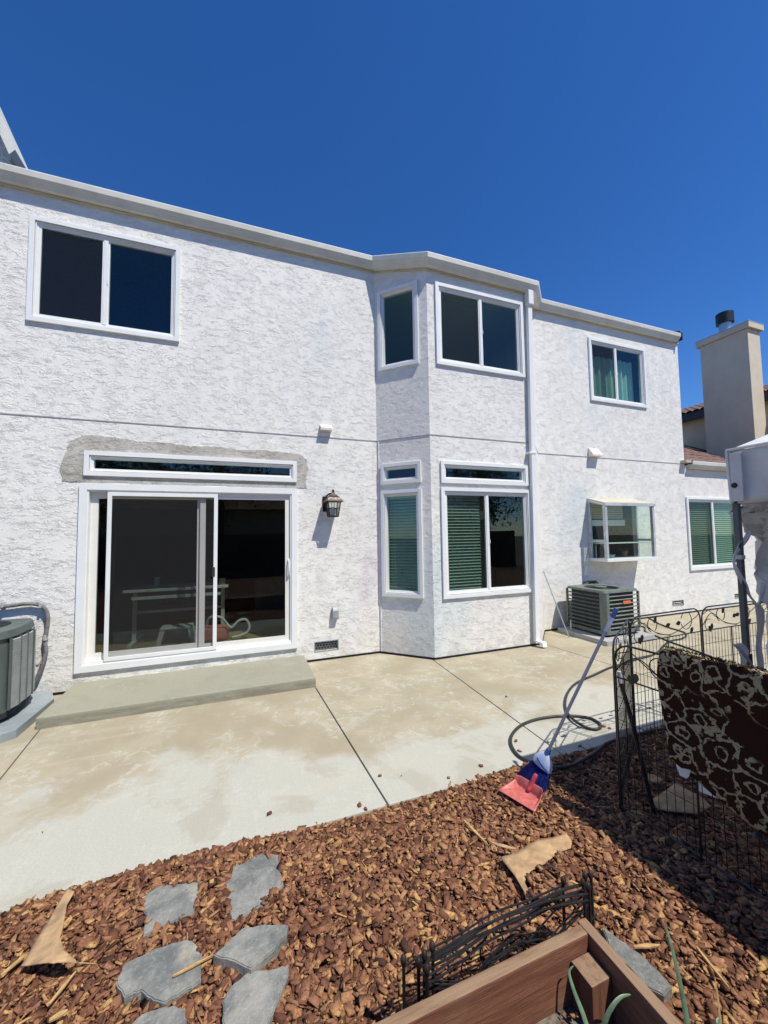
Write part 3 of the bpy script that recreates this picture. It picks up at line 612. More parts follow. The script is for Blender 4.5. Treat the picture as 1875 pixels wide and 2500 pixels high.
# wing roof with its tiles, gutter
wr = MB().prism([(-.02,3.17),(3.2,4.72),(3.2,3.17)], 9.08, 14, 'x').build('wing_roof', M_BLACK, house)
for j in range(7):
    for i in range(9): tile(wr, 9.22+i*.29, -.06+j*.34, 3.225+j*.34*.49, math.atan(.49)-.05)
MB().sweep([(9.12,0),(13.6,0)], [(a_,b_-2.80) for a_,b_ in prof]).build('gutter', M_GUT, house)
MB().sweep([(9.10,0),(13.5,0)], [(-.002,3.065),(.028,3.065),(.028,3.084),(-.002,3.084)]).build('fascia_trim', M_FASC, house)
MB().box(8.93,9.10,-.12,-.004,3.20,3.26).build('flashing', M_FASC, house)
# upper gable seen over the eave, top left
g1 = at(25,430,y=2); g2 = at(60,405,y=2); g3 = at(0,272,y=2); dv = (g3-g2)
MB().prism([(g2.x-.10,6.4),(g2.x-.10,g2.z-.05),(g2.x-.10+dv.x*4,g2.z-.05+dv.z*4),(g2.x-4,g2.z+dv.z*4),(g2.x-4,6.4)], 2.0, 2.4, 'y').build('gable_wall', M_ST, house)
MB().prism([(g2.x-.07,g2.z-.10),(g2.x,g2.z),(g2.x+dv.x*4,g2.z+dv.z*4),(g2.x-.07+dv.x*4,g2.z-.1+dv.z*4)], 1.72, 2.3, 'y').build('rake_board', M_GUT, house)
MB().prism([(g2.x-.105,g2.z-.13),(g2.x-.072,g2.z-.11),(g2.x-.072+dv.x*4,g2.z-.11+dv.z*4),(g2.x-.105+dv.x*4,g2.z-.13+dv.z*4)], 1.80, 2.25, 'y').build('rake_trim', M_GUT, house)

# vents
def hood(x0_, x1_, zt, zb, d_=.10):
    MB().prism([(-.002,zb),(-.002,zt),(-.02,zt),(-d_,zb+.035),(-d_,zb)], x0_, x1_, 'x').build('vent_hood', M_HOOD, house, bevel=.004)
hood(1.075,1.245,3.372,3.275,.095); hood(6.27,6.52,3.36,3.19,.115)
for (a_,b_,c_,d_) in ((.98,1.33,.125,.27),(6.12,6.34,.74,.83),(8.41,8.77,.175,.29),(10.5,10.85,.18,.295)):
    f = MB().ring(a_,b_,c_,d_,.012,-.004,.03).build('crawl_vent', M_GREYPL, house)
    MB().box(a_+.012,b_-.012,.045,.05,c_+.012,d_-.012).build('vent_opening', plain('vent_dark',(.07,.065,.06),.9), f)
    mb = MB(); s_ = .024; r_ = 0; zz = c_+.012
    while zz < d_-.012:
        xx_ = a_+.012+(s_*.87 if r_%2 else 0)
        while xx_ < b_-.03:
            hexp = [(min(b_-.012,max(a_+.012,xx_+s_*math.cos(R(60*k+30)))),.012,min(d_-.012,max(c_+.012,zz+s_*math.sin(R(60*k+30))))) for k in range(6)]
            mb.tube(hexp, .0014, 4, closed=True); xx_ += s_*1.74
        zz += s_*1.5; r_ += 1
    mb.build('wire_mesh', M_ALU, f, fixn=False)
# crack repair line and seam beside the bay
MB().tube([(1.975,-.022,ZB),(1.973,-.022,3.18)],.010,6).build('corner_seam', M_ST, house, smooth=True)

# ------------------------------------------------------------------ wall lantern, outlet cover
L0 = at(812,1225,y=-.19); lx = 1.235; lz = 2.10
lt = thing('wall_lantern', 'dark bronze wall lantern with glass panes right of the sliding door', 'wall light', (lx-.06,-.02,2.05))
MB().box(lx-.125,lx-.055,-.022,-.001,2.10,2.32).build('back_plate', M_BRONZE, lt, bevel=.005)
MB().tube(smooth_path([(lx-.09,-.02,2.27),(lx-.09,-.07,2.31),(lx-.06,-.13,2.345),(lx-.01,-.17,2.36),(lx+.0,-.17,2.39),(lx-.015,-.15,2.40)],5),.011,8).build('arm', M_BRONZE, lt, smooth=True)
cx_,cy_ = lx-.01,-.16
def sq(mb, prof_): mb.lathe([(r_*1.414,z_) for r_,z_ in prof_], (cx_,cy_,0), 4)
mb = MB(); sq(mb, [(.02,2.365),(.03,2.34),(.045,2.335),(.05,2.32),(.085,2.29),(.105,2.255),(.122,2.235),(.122,2.225),(.09,2.222)]); mb.lathe([(.012,0),(.018,.012),(.006,.03)],(cx_,cy_,2.36),10)
mb.build('roof', M_BRONZE, lt, bevel=.004)
mb = MB()
for sx_,sy_ in ((-1,-1),(1,-1),(1,1),(-1,1)): mb.tube([(cx_+sx_*.088,cy_+sy_*.088,2.222),(cx_+sx_*.062,cy_+sy_*.062,2.035)],.009,4)
for sx_,sy_,ax_,ay_ in ((0,-1,1,0),(0,1,1,0),(-1,0,0,1),(1,0,0,1)):
    mb.tube([(cx_+sx_*.088,cy_+sy_*.088,2.222),(cx_+sx_*.062,cy_+sy_*.062,2.035)],.0035,4)
    mb.tube([(cx_+sx_*.077-ax_*.077,cy_+sy_*.077-ay_*.077,2.14),(cx_+sx_*.077+ax_*.077,cy_+sy_*.077+ay_*.077,2.14)],.0035,4)
mb.build('cage', M_BRONZE, lt); mb = MB(); sq(mb,[(.06,2.015),(.068,2.02),(.068,2.034),(.06,2.037)]); mb.build('base', M_BRONZE, lt)
mb = MB(); sq(mb,[(.060,2.037),(.084,2.22)]); mb.build('pane', M_GLASSC, lt)
MB().lathe([(.014,0),(.016,.05),(.024,.07),(.02,.10),(.004,.12)],(cx_,cy_,2.04),12).build('bulb', plain('frosted_bulb',(.8,.78,.7),.3), lt, smooth=True)
oc = thing('outlet_cover', 'small grey weatherproof outlet cover low on the white wall', 'outlet', (1.27,-.03,.56))
MB().box(1.235,1.315,-.012,-.001,.565,.735).build('plate', M_GREYPL, oc, bevel=.003)
MB().prism([(-.012,.57),(-.075,.575),(-.08,.60),(-.078,.69),(-.055,.73),(-.012,.74)], 1.232, 1.318, 'x').build('lid', M_GREYPL, oc, bevel=.008)

# ------------------------------------------------------------------ air conditioner by the far wall
ac = thing('air_conditioner', 'weathered grey green air conditioner with orange badge below the garden window', 'air conditioner', (5.8,-.55,0))
MB().box(5.25,6.30,-1.08,-.10,-.02,.075).build('pad', M_PAD, ac, bevel=.006)
AX0,AX1,AY0,AY1 = 5.42,6.20,-.93,-.15
def rrect(x0_,x1_,y0_,y1_,r_,n_=5):
    out = []
    for cx__,cy__,a0 in ((x1_-r_,y0_+r_,-90),(x1_-r_,y1_-r_,0),(x0_+r_,y1_-r_,90),(x0_+r_,y0_+r_,180)):
        out += [(cx__+r_*math.cos(R(a0+90*i/n_)), cy__+r_*math.sin(R(a0+90*i/n_))) for i in range(n_+1)]
    return out
MB().prism(rrect(AX0+.05,AX1-.05,AY0+.05,AY1-.05,.05), .13, .76).build('condenser_coil', M_FIN, ac)
MB().prism(rrect(AX0-.006,AX1+.006,AY0-.006,AY1+.006,.07), .11, .165).build('base_pan', M_ACG2, ac, bevel=.004)
for qx,qy in ((AX0+.1,AY0+.08),(AX1-.1,AY0+.08),(AX0+.1,AY1-.1),(AX1-.1,AY1-.1)): MB().box(qx-.04,qx+.04,qy-.04,qy+.04,.075,.111).build('foot', M_BLACK, ac)
# near corner post
MB().prism([(AX0,AY0+.10),(AX0,AY0+.04),(AX0+.04,AY0),(AX0+.10,AY0),(AX0+.10,AY0+.03),(AX0+.03,AY0+.10)], .165, .765).build('corner_post', M_ACG2, ac)
for qx,qy in ((AX1-.03,AY0),(AX0,AY1-.03),(AX1-.03,AY1-.03)): MB().box(qx,qx+.03,qy,qy+.03,.165,.765).build('corner_post', M_ACG2, ac)
for k in range(9):
    zz = .205+k*.0625
    MB().sweep([(AX0+.0,AY1-.03),(AX0,AY0+.10)],[(-.02,zz+.012),(.004,zz),(.004,zz-.004),(-.02,zz+.006)]).build('louver', M_ACG2, ac)
    MB().sweep([(AX0+.10,AY0),(AX1-.03,AY0)],[(-.02,zz+.012),(.004,zz),(.004,zz-.004),(-.02,zz+.006)]).build('louver', M_ACG2, ac)
for t_ in (.25,.5,.75):
    MB().box(AX0+.022,AX0+.026,AY0+.10+(AY1-AY0-.13)*t_-.004,AY0+.10+(AY1-AY0-.13)*t_+.004,.165,.765).build('guard_wire', M_FIN, ac); xq = AX0+.10+(AX1-AX0-.13)*t_
    MB().box(xq-.004,xq+.004,AY0+.022,AY0+.026,.165,.765).build('guard_wire', M_FIN, ac)
def lid_with_hole(name, poly, cx__, cy__, r_, z0_, z1_, mat, parent):
    bm_ = bmesh.new(); nn = 40; o_ = [bm_.verts.new((a_,b_,z0_+.0)) for a_,b_ in poly]; t2 = [bm_.verts.new((a_+(cx__-a_)*.03,b_+(cy__-b_)*.03,z1_)) for a_,b_ in poly]
    h_ = [bm_.verts.new((cx__+r_*math.cos(2*math.pi*i/nn), cy__+r_*math.sin(2*math.pi*i/nn), z1_)) for i in range(nn)]; h2 = [bm_.verts.new((cx__+r_*.97*math.cos(2*math.pi*i/nn), cy__+r_*.97*math.sin(2*math.pi*i/nn), z1_-.07)) for i in range(nn)]
    n_ = len(poly)
    for i in range(n_): bm_.faces.new((o_[i],o_[(i+1)%n_],t2[(i+1)%n_],t2[i]))
    for i in range(nn): bm_.faces.new((h_[i],h_[(i+1)%nn],h2[(i+1)%nn],h2[i]))
    es_ = [bm_.edges.get((t2[i],t2[(i+1)%n_])) for i in range(n_)]+[bm_.edges.get((h_[i],h_[(i+1)%nn])) for i in range(nn)]
    bmesh.ops.triangle_fill(bm_, use_beauty=True, edges=es_); bmesh.ops.recalc_face_normals(bm_, faces=bm_.faces)
    me_ = bpy.data.meshes.new(name); bm_.to_mesh(me_); bm_.free(); return link(name, me_, mat, parent)
cxx,cyy = (AX0+AX1)/2,(AY0+AY1)/2
lid_with_hole('top_cover', rrect(AX0-.008,AX1+.008,AY0-.008,AY1+.008,.08), cxx, cyy, .27, .765, .80, M_ACG2, ac)
mb = MB()
for k in range(9): r_ = .04+k*.027; mb.tube([(cxx+r_*math.cos(2*math.pi*i/32),cyy+r_*math.sin(2*math.pi*i/32),.79+.012*(1-r_/.27)) for i in range(32)],.0022,4,closed=True)
for k in range(6): mb.tube([(cxx,cyy,.80),(cxx+.265*math.cos(k*math.pi/3),cyy+.265*math.sin(k*math.pi/3),.785)],.003,4)
mb.build('fan_guard', M_FIN, ac, fixn=False); MB().lathe([(.09,0),(.09,.012),(.03,.02)],(cxx,cyy,.80),20).build('fan_hub', M_ACG2, ac)
MB().prism(rrect(5.81,5.98,.575,.625,.01,2), AY0-.012, AY0-.004, 'y').build('badge', M_ORANGE, ac, label='small orange rectangular badge on the louvers')
MB().tube(smooth_path([(6.14,-.06,.82),(6.18,-.20,.72),(6.24,-.24,.45),(6.30,-.30,.12),(6.45,-.6,.02)],6),.014,8).build('refrigerant_line', M_HOSE, ac, smooth=True)
MB().tube(smooth_path([(5.95,-.02,.80),(6.05,-.12,.84),(6.20,-.18,.78),(6.27,-.22,.5),(6.36,-.28,.15),(6.6,-.4,.02)],6),.010,8).build('power_conduit', M_HOSE, ac, smooth=True)
MB().tube([(5.30,-.35,.02),(5.30,-.35,.25)],.01,6).build('drain_stub', M_ALU, ac)

# ------------------------------------------------------------------ air conditioner at left edge
a2 = thing('air_conditioner', 'grey green air conditioner with fine louvers cut off at the left edge', 'air conditioner', (-2.5,-.5,0))
MB().prism([(-3.2,-1.30),(-2.02,-1.14),(-1.86,-1.03),(-1.84,-.34),(-1.97,-.05),(-3.2,-.05)], -.03, .08).build('pad', plain('plastic_pad',(.27,.31,.33),.55,0,.12,5), a2, bevel=.008)
body = [(-3.0,-1.10),(-2.22,-1.03),(-2.09,-.96),(-2.02,-.84),(-2.0,-.75),(-2.005,-.50),(-2.05,-.30),(-2.12,-.18),(-3.0,-.12)]
def inset(poly, k, c_=(-2.5,-.55)): return [(a_+(c_[0]-a_)*k, b_+(c_[1]-b_)*k) for a_,b_ in poly]
MB().prism(inset(body,.03), .17, .86).build('cabinet', M_ACG, a2)
MB().prism(inset(body,.015), .12, .17).build('base_pan', M_BLACK, a2, bevel=.004)
MB().box(-2.14,-2.08,-1.03,-.97,.08,.17).build('bracket', M_ALU, a2, bevel=.003)
lid_with_hole('top_cover', [(a_,b_) for a_,b_ in inset(body,-.012)], -2.52, -.55, .36, .85, .915, M_ACG, a2)
mb = MB()
for k in range(11): r_ = .04+k*.03; mb.tube([(-2.52+r_*math.cos(2*math.pi*i/36),-.55+r_*math.sin(2*math.pi*i/36),.905) for i in range(36)],.003,4,closed=True)
mb.build('fan_guard', M_FIN, a2, fixn=False)
# louvred right side: thin slats following the curved corner
side = [(-2.005,-.842),(-1.985,-.75),(-1.990,-.50),(-2.035,-.305)]
MB().sweep([(a_+.004-.012,b_) for a_,b_ in side],[(.0,.19),(.004,.19),(.004,.84),(.0,.84)]).build('grille_back', M_FIN, a2)
for k in range(44):
    zz = .20+k*.0145
    MB().sweep(side,[(-.003,zz),(.010,zz-.003),(.010,zz+.003),(-.003,zz+.006)]).build('louver', M_ACF, a2)
for q in ((-2.005,-.845),(-1.988,-.72),(-1.990,-.59),(-1.993,-.46)): MB().box(q[0]-.006,q[0]+.016,q[1]-.005,q[1]+.005,.19,.845).build('louver_rib', M_ACG, a2)
pp_ = [(0,400),(300,365),(430,368),(500,390),(550,440),(570,500),(572,600),(555,700),(535,800),(545,880),(550,950),(520,1060),(480,1180),(430,1290)]
pipe = [at(a_*.2034,1400+b_*.2034,y=-.045) for a_,b_ in pp_]; pipe = [Vector((-3.2,-.045,pipe[0].z-.02))]+pipe
cd_ = thing('insulated_pipe', 'grey insulated pipe clipped to the wall above the left air conditioner', 'pipe', (-2.1,-.045,.2))
MB().tube(smooth_path(pipe,5),.021,10).build('insulation', M_FOAM, cd_, smooth=True)
MB().tube(smooth_path([at(530*.2034,1400+1000*.2034,y=-.045),at(490*.2034,1400+1070*.2034,y=-.06),at(440*.2034,1400+1110*.2034,y=-.10)],4),.012,8).build('cable', M_FOAM, cd_, smooth=True)
for q in ((35,375),(490,380),(545,770)):
    p = at(q[0]*.2034,1400+q[1]*.2034,y=-.05); MB().box(p.x-.012,p.x+.012,p.y-.026,.0,p.z-.03,p.z+.03).build('pipe_clip', M_ALU, cd_, bevel=.004)

# ------------------------------------------------------------------ neighbour's house at right
nb = thing('neighbour_house', 'tan stucco neighbouring house with brown tile roof behind the chimney', 'house', (16,3,0))
MB().box(14.3,22,-1.2,9,-.1,5.46).build('wall', M_TAN, nb)
MB().box(13.93,14.03,-1.6,9.3,5.38,5.62).build('fascia', M_DKFAS, nb)
MB().prism([(13.93,5.62),(18.2,7.0),(22.5,5.62)], -1.6, 9.3, 'y').build('roof', M_TILEM, nb)
mb = MB(); ssl = math.atan(1.38/4.27)
for j in range(13):
    for i in range(52):
        xx_ = 13.90+j*.33; yy_ = -1.5+i*.21; zb_ = 5.64+j*.33*(1.38/4.27)
        pr = [(yy_+.105*math.cos(R(a_)), zb_+.05*math.sin(R(a_))) for a_ in (0,45,90,135,180)]
        v = [(xx_,a_,b_) for a_,b_ in pr]+[(xx_+.34,a_,b_+.34*(1.38/4.27)-.01) for a_,b_ in pr]+[(xx_,a_,b_-.02) for a_,b_ in pr]
        mb.add(v,[(k,k+1,6+k,5+k) for k in range(4)]+[(k,10+k,11+k,k+1) for k in range(4)])
mb.build('roof_tiles', M_TILEM, nb, kind='stuff', fixn=False)
ch = thing('chimney', 'tall tan stucco chimney with a round black flue cap', 'chimney', (13.35,1.2,0))
MB().box(13.06,13.62,.63,1.80,-.1,7.28).build('shaft', M_TAN, ch, bevel=.01)
MB().box(12.99,13.70,.56,1.88,7.28,7.45).build('crown', M_TAN, ch, bevel=.015)
MB().box(12.985,13.705,.555,1.885,7.45,7.465).build('cap_flashing', M_ALU, ch)
MB().lathe([(.15,0),(.15,.42)],(13.36,1.28,7.46),24).build('flue', M_FLUE, ch, smooth=True)
MB().lathe([(.12,.0),(.21,.0),(.21,.30),(.18,.32)],(13.36,1.28,7.80),28).build('flue_cap', M_WIRE, ch, smooth=True)

# ------------------------------------------------------------------ behind the camera: what the glass reflects
bf = thing('garden_fence', 'tall weathered board fence along the back of the garden', 'fence', (3,-13,-.1))
fb = MB().box(-.07,.07,-.012,.012,0,1.95).mesh('board'); fb.materials.append(M_FENW)
for k in range(150):
    o = bpy.data.objects.new('board', fb); C.objects.link(o); o.parent = bf; o.location = (-11+k*.148,random.uniform(-.004,.004),0)
nh = thing('far_house', 'low brown roofed house beyond the garden fence', 'house', (2,-24,-.1))
MB().box(-9,13,-30,-20,-.1,3.4).build('wall', M_TAN, nh); MB().prism([(-30.8,3.4),(-25,6.6),(-19.2,3.4)], -9.6, 13.6, 'x').build('roof', M_TILEM, nh)
MB().box(7.5,8.6,-25,-24,5.5,7.6).build('chimney', M_TAN, nh)
def tree(x_, y_, h_, r_, label):
    t_ = thing('tree', label, 'tree', (x_,y_,-.15))
    MB().tube([(x_,y_,-.15),(x_+.1,y_,h_*.4),(x_,y_+.1,h_*.7)],[.16,.12,.05],8).build('trunk', M_FENW, t_, smooth=True)
    n_ = 5000; u = rng.normal(size=(n_,3)); u /= np.linalg.norm(u,axis=1)[:,None]; rad = r_*(rng.random(n_)**.4)*(1+.25*np.sin(u[:,0]*5+u[:,2]*4)); p_ = u*rad[:,None]*np.array([1,1,1.15])+np.array([x_,y_,h_*.68])
    a_ = rng.normal(size=(n_,3))*.10; b_ = rng.normal(size=(n_,3))*.10
    v = np.stack([p_,p_+a_,p_+b_],1).reshape(-1,3); me_ = bpy.data.meshes.new('crown'); me_.from_pydata([tuple(q) for q in v],[],[(3*i,3*i+1,3*i+2) for i in range(n_)]); link('crown', me_, M_LEAF, t_)
tree(-5.5,-15,8,2.8,'leafy green tree behind the left end of the back fence'); tree(-1.0,-16,8.5,3.0,'tall leafy tree behind the middle of the back fence'); tree(14,-16,6.5,2.4,'large leafy tree behind the right end of the back fence')

# ------------------------------------------------------------------ things seen through the door
dk = thing('desk', 'white metal framed desk inside behind the sliding door', 'desk', (-.8,.9,.30))
MB().box(-1.46,-.16,.55,1.15,1.03,1.065).build('desktop', M_WHITEI, dk, bevel=.004)
for xx_ in (-1.38,-.24):
    MB().box(xx_-.025,xx_+.025,.82,.88,.33,1.03).build('leg', M_WHITEI, dk, bevel=.004); MB().box(xx_-.03,xx_+.03,.58,1.12,.29,.33).build('foot', M_WHITEI, dk, bevel=.004)
MB().box(-1.36,-.26,.83,.86,.70,.735).build('crossbar', M_WHITEI, dk); MB().box(-1.36,-.26,.56,.58,.93,.97).build('front_rail', M_WHITEI, dk)
sto = thing('step_stool', 'small white plastic step stool on the floor inside', 'stool', (-.9,.7,.29))
MB().box(-1.02,-.62,.55,.80,.50,.53).build('seat', M_WHITEI, sto, bevel=.01)
for xx_,sgn in ((-.99,-1),(-.65,1)): MB().add([(xx_-.03,.56,.5),(xx_+.03,.56,.5),(xx_+.03,.79,.5),(xx_-.03,.79,.5),(xx_-.03+sgn*.05,.54,.29),(xx_+.03+sgn*.05,.54,.29),(xx_+.03+sgn*.05,.81,.29),(xx_-.03+sgn*.05,.81,.29)],[(0,1,2,3),(4,5,6,7),(0,1,5,4),(1,2,6,5),(2,3,7,6),(3,0,4,7)]).build('leg', M_WHITEI, sto)
vc = thing('vacuum_cleaner', 'red vacuum cleaner with grey looped hose on the floor inside', 'vacuum cleaner', (-.25,.7,.29))
MB().prism(rrect(-.55,-.15,.5,.8,.08), .30, .47).build('body', M_RED, vc, bevel=.03)
MB().tube(smooth_path([(-.45,.6,.47),(-.4,.55,.62),(-.25,.5,.62),(-.12,.5,.47),(-.02,.5,.55),(.08,.5,.56),(.13,.5,.47),(.10,.5,.38),(.0,.5,.34),(-.1,.5,.33)],5),.018,8).build('hose', M_WHITEI, vc, smooth=True)
props(MB().box(.25,.75,1.6,2.0,.29,1.0).build('cabinet', plain('grey_box',(.13,.14,.13),.6), bevel=.01), 'plain grey cabinet standing inside right of the desk', 'cabinet')
props(MB().box(-.28,-.20,.62,.72,1.066,1.16).build('carton', M_CARD, bevel=.003), 'small brown carton on the right end of the indoor desk', 'carton')
props(MB().lathe([(.035,0),(.035,.14)],(-1.1,.75,1.066),14).build('cup', M_WHITEI), 'pale cup standing on the left half of the indoor desk', 'cup')

# ------------------------------------------------------------------ rod leaning by the downspout
props(MB().tube([at(1389,1556,z=.01), at(1327,1395,y=-.03)],.009,8).build('metal_rod', M_GREYPL, smooth=True), 'thin grey rod leaning on the wall between downspout and air conditioner', 'rod')

# ------------------------------------------------------------------ hose on the patio
hp = [(1210,1080),(1050,1190),(880,1290),(760,1335),(640,1345),(500,1325),(370,1280),(275,1225),(215,1150),(192,1070),(220,990),(300,915),(420,865),(560,835),(700,822),(850,822),(1000,845),(1085,890),(1108,930),(1060,955),(980,945),(880,895),(800,830),(755,760),(745,690),(765,600),(820,520),(900,465),(1040,405),(1180,340),(1320,295),(1480,245),(1660,190)]
hz = []
for i,(a_,b_) in enumerate(hp):
    zc = .013; 
    if i in (21,22): zc = .026
    if i < 4: zc = .030
    hz.append(at(1200+a_*.2411,1550+b_*.2411,z=zc))
s5 = .2939
h2_ = [(600,580),(660,555),(720,545),(765,520),(760,495),(710,475),(640,455),(560,425),(500,395),(430,350),(390,320)]
hz += [at(1450+a_*s5,1400+b_*s5,z=.013) for a_,b_ in h2_]
start = [at(1875,1700,z=.03), at(1700,1765,z=.03), at(1590,1785,z=.03)]
props(MB().tube(smooth_path(start+hz,5),.0125,10).build('garden_hose', M_HOSE, smooth=True), 'black hose looping over the patio beside the broom', 'hose')
h3 = [(400,440),(430,485),(520,520),(640,570),(840,640),(980,695),(1110,750),(1300,830),(1440,900)]
props(MB().tube(smooth_path([Vector((6.30,-.30,.02))]+[at(1450+a_*s5,1400+b_*s5,z=.013) for a_,b_ in h3],5),.012,8).build('power_cable', M_HOSE, smooth=True), 'straight black cable running across the patio behind the wire pen', 'cable')

# ------------------------------------------------------------------ wire pen
pen = thing('wire_pen', 'black wire pet pen with leaf scrollwork tops standing in the mulch', 'pet pen', (2.9,-3.4,0))
LEAF = None
def leaf_mesh():
    mb = MB(); n_ = 10; out = []
    for i in range(n_+1):
        t_ = i/n_; w__ = .021*math.sin(math.pi*t_)**.8*(1.15-.5*t_); out.append((t_*.065,w__))
    top = out; bot = [(a_,-b_) for a_,b_ in out[1:-1]][::-1]; poly = top+bot
    mb.prism(poly, -.0012, .0012, 'y'); return mb.mesh('leaf')
LEAF = leaf_mesh(); LEAF.materials.append(M_WIRE)
def panel(A, B, h=1.05, leaves=True, mirror=False):
    A = Vector((*A,0)); B = Vector((*B,0)); d = (B-A); Lp = d.length; d.normalize()
    if mirror: A, B, d = B, A, -d
    n_ = Vector((-d.y,d.x,0)); m = Matrix((d,n_,Vector((0,0,1)))).transposed().to_4x4(); m.translation = A
    T = lambda u,v: (u,0,v)
    e = .012; x0_,x1_ = e,Lp-e; rad = .10
    mb = MB(m)
    fr_ = [(x0_,0.0)]+[(x0_,h-rad)]+arc(x0_+rad,h-rad,rad,180,90,6)[1:]+arc(x1_-rad,h-rad,rad,90,0,6)+[(x1_,0.0)]
    mb.tube([T(*p) for p in fr_], .0065, 6); mb.tube([T(x0_,h-.21),T(x1_,h-.21)],.005,6); mb.tube([T(x0_,.05),T(x1_,.05)],.005,6); mb.tube([T((x0_+x1_)/2,.0),T((x0_+x1_)/2,h-.21)],.0055,6)
    p_ = mb.build('panel', M_WIRE, pen, smooth=True)
    wm = MB(m); nn = int(Lp/.044)
    for i in range(1,nn):
        u = x0_+(x1_-x0_)*i/nn; wm.tube([T(u,.05),T(u,h-.21)],.0021,4,cap=False)
    for z_ in (.16,.30,.44,.58,.72): wm.tube([T(x0_,z_),T(x1_,z_)],.0021,4,cap=False)
    wm.build('wire', M_WIRE, p_, kind='stuff', fixn=False)
    if leaves:
        sc = MB(m); r1,r2 = .060,.075
        sc.tube([T(*q) for q in arc(x0_+.27,h-.085,r1,-60,250,18)],.0035,5); sc.tube([T(*q) for q in arc(x1_-.20,h-.095,r2,200,520,20)],.0035,5); sc.tube([T(*q) for q in arc(x0_+.09,h-.16,.05,60,330,14)],.0035,5)
        sc.tube([T(*q) for q in [(x0_+.02,h-.06),(x0_+.10,h-.03),(x0_+.2,h-.10),(x0_+.34,h-.17),(x0_+.5,h-.20)]],.0035,5)
        sc.tube([T(*v[:]) if False else (v.x,0,v.z) for v in smooth_path([(x0_+.0,0,h-.17),(x0_+.14,0,h-.06),(x0_+.30,0,h-.15),(x0_+.52,0,h-.19),(x1_-.12,0,h-.10),(x1_-.01,0,h-.05)],5)],.0035,5)
        sc.build('scroll', M_WIRE, p_, smooth=True, fixn=False)
        for (u,v,a_) in ((.10,h-.17,-70),(.145,h-.15,-100),(.30,h-.075,60),(.45,h-.12,20),(Lp-.30,h-.10,190),(Lp-.13,h-.16,230)):
            o = bpy.data.objects.new('leaf', LEAF); C.objects.link(o); o.parent = p_
            q = m @ Vector((u,-.004,v)); o.location = q-WL[p_.name]; o.rotation_euler = (0, R(-a_), math.atan2(d.y,d.x))
    return p_
A_=(2.235,-3.655); B_=(2.985,-3.20); C_=(3.935,-3.17); D_=(4.79,-3.175); E_=(5.66,-3.30); F_=(2.31,-4.52); G_=(2.4,-5.4)
panel(A_,F_); panel(A_,B_,leaves=True,mirror=True); panel(B_,C_); panel(C_,D_); panel(D_,E_); panel(F_,G_)
MB().tube([Vector((2.262,-3.68,.80)),Vector((2.32,-3.70,.55)),Vector((2.42,-3.74,.0))],[.013,.014,.012],8).build('gate_rod', M_WIRE, pen)
MB().lathe([(.014,0),(.014,.07)],(2.262,-3.675,.80),10).build('rod_cap', M_ALU, pen)
# rug hung over the near panel
rg = thing('rug', 'dark brown rug with cream ring pattern hung over the wire pen', 'rug', (2.3,-4.3,.3))
ytop = -3.955
def hem(yv):  # bottom height of the visible side
    t_ = (ytop-yv)
    return .50-.05*t_/.12 if t_ < .12 else .455-.36*(t_-.12)
nu, nv = 70, 40; yend = -5.25
def rugf(u, v, off):
    yv = ytop-(ytop-yend)*u; zb = hem(yv); top = 1.075+.006*math.sin(yv*23)
    xp = 2.235+(2.31-2.235)*((-3.655-yv)/(4.52-3.655))
    s = v*1.0
    if s < .72:
        t_ = s/.72; zv = zb+(top-zb)*t_; xv = xp-off-.022-.012*math.sin(yv*9+zv*6)*(1-t_)-.01*math.sin(zv*14)
        yv2 = yv+.02*math.sin(zv*9)*(1-u*3 if u < .33 else 0)
        return (xv, yv2, zv)
    t_ = (s-.72)/.28; zv = top-(.30)*max(0,t_-.12)/.88; an = min(1,t_/.12)*math.pi
    xv = xp-(.022+off)*math.cos(an) if t_ < .12 else xp+.022+off; zv = top+.02*math.sin(an)+.0 if t_ < .12 else zv
    return (xv, yv, zv)
ro = MB().grid(lambda u,v: rugf(u,v,0.0), nu, nv).build('pile', M_RUG, rg, smooth=True, solid=.016, fixn=False)
tq = [(1652,1853),(1688,1875),(1682,1896),(1676,1901),(1660,1893),(1651,1870)]
MB().add([tuple(at(a_,b_,x=2.245)) for a_,b_ in tq],[tuple(range(6))]).build('care_tag', M_TORN, rg, solid=.002, fixn=False, label='white cloth tag at the lower corner of the rug')
mb = MB()
for k in range(1500):
    yv = random.uniform(yend,ytop); xp = 2.235+(2.31-2.235)*((-3.655-yv)/(4.52-3.655)); an = random.uniform(.1,3.0); c0 = Vector((xp-.030*math.cos(an), yv, 1.078+.022*math.sin(an)))
    dd = Vector((-math.cos(an),random.uniform(-.6,.6),math.sin(an)+.2)).normalized()*random.uniform(.008,.016); sd = Vector((0,.0035,0))
    mb.add([c0-sd,c0+sd,c0+dd],[(0,1,2)])
mb.build('tufts', M_RUG, rg, kind='stuff', fixn=False)

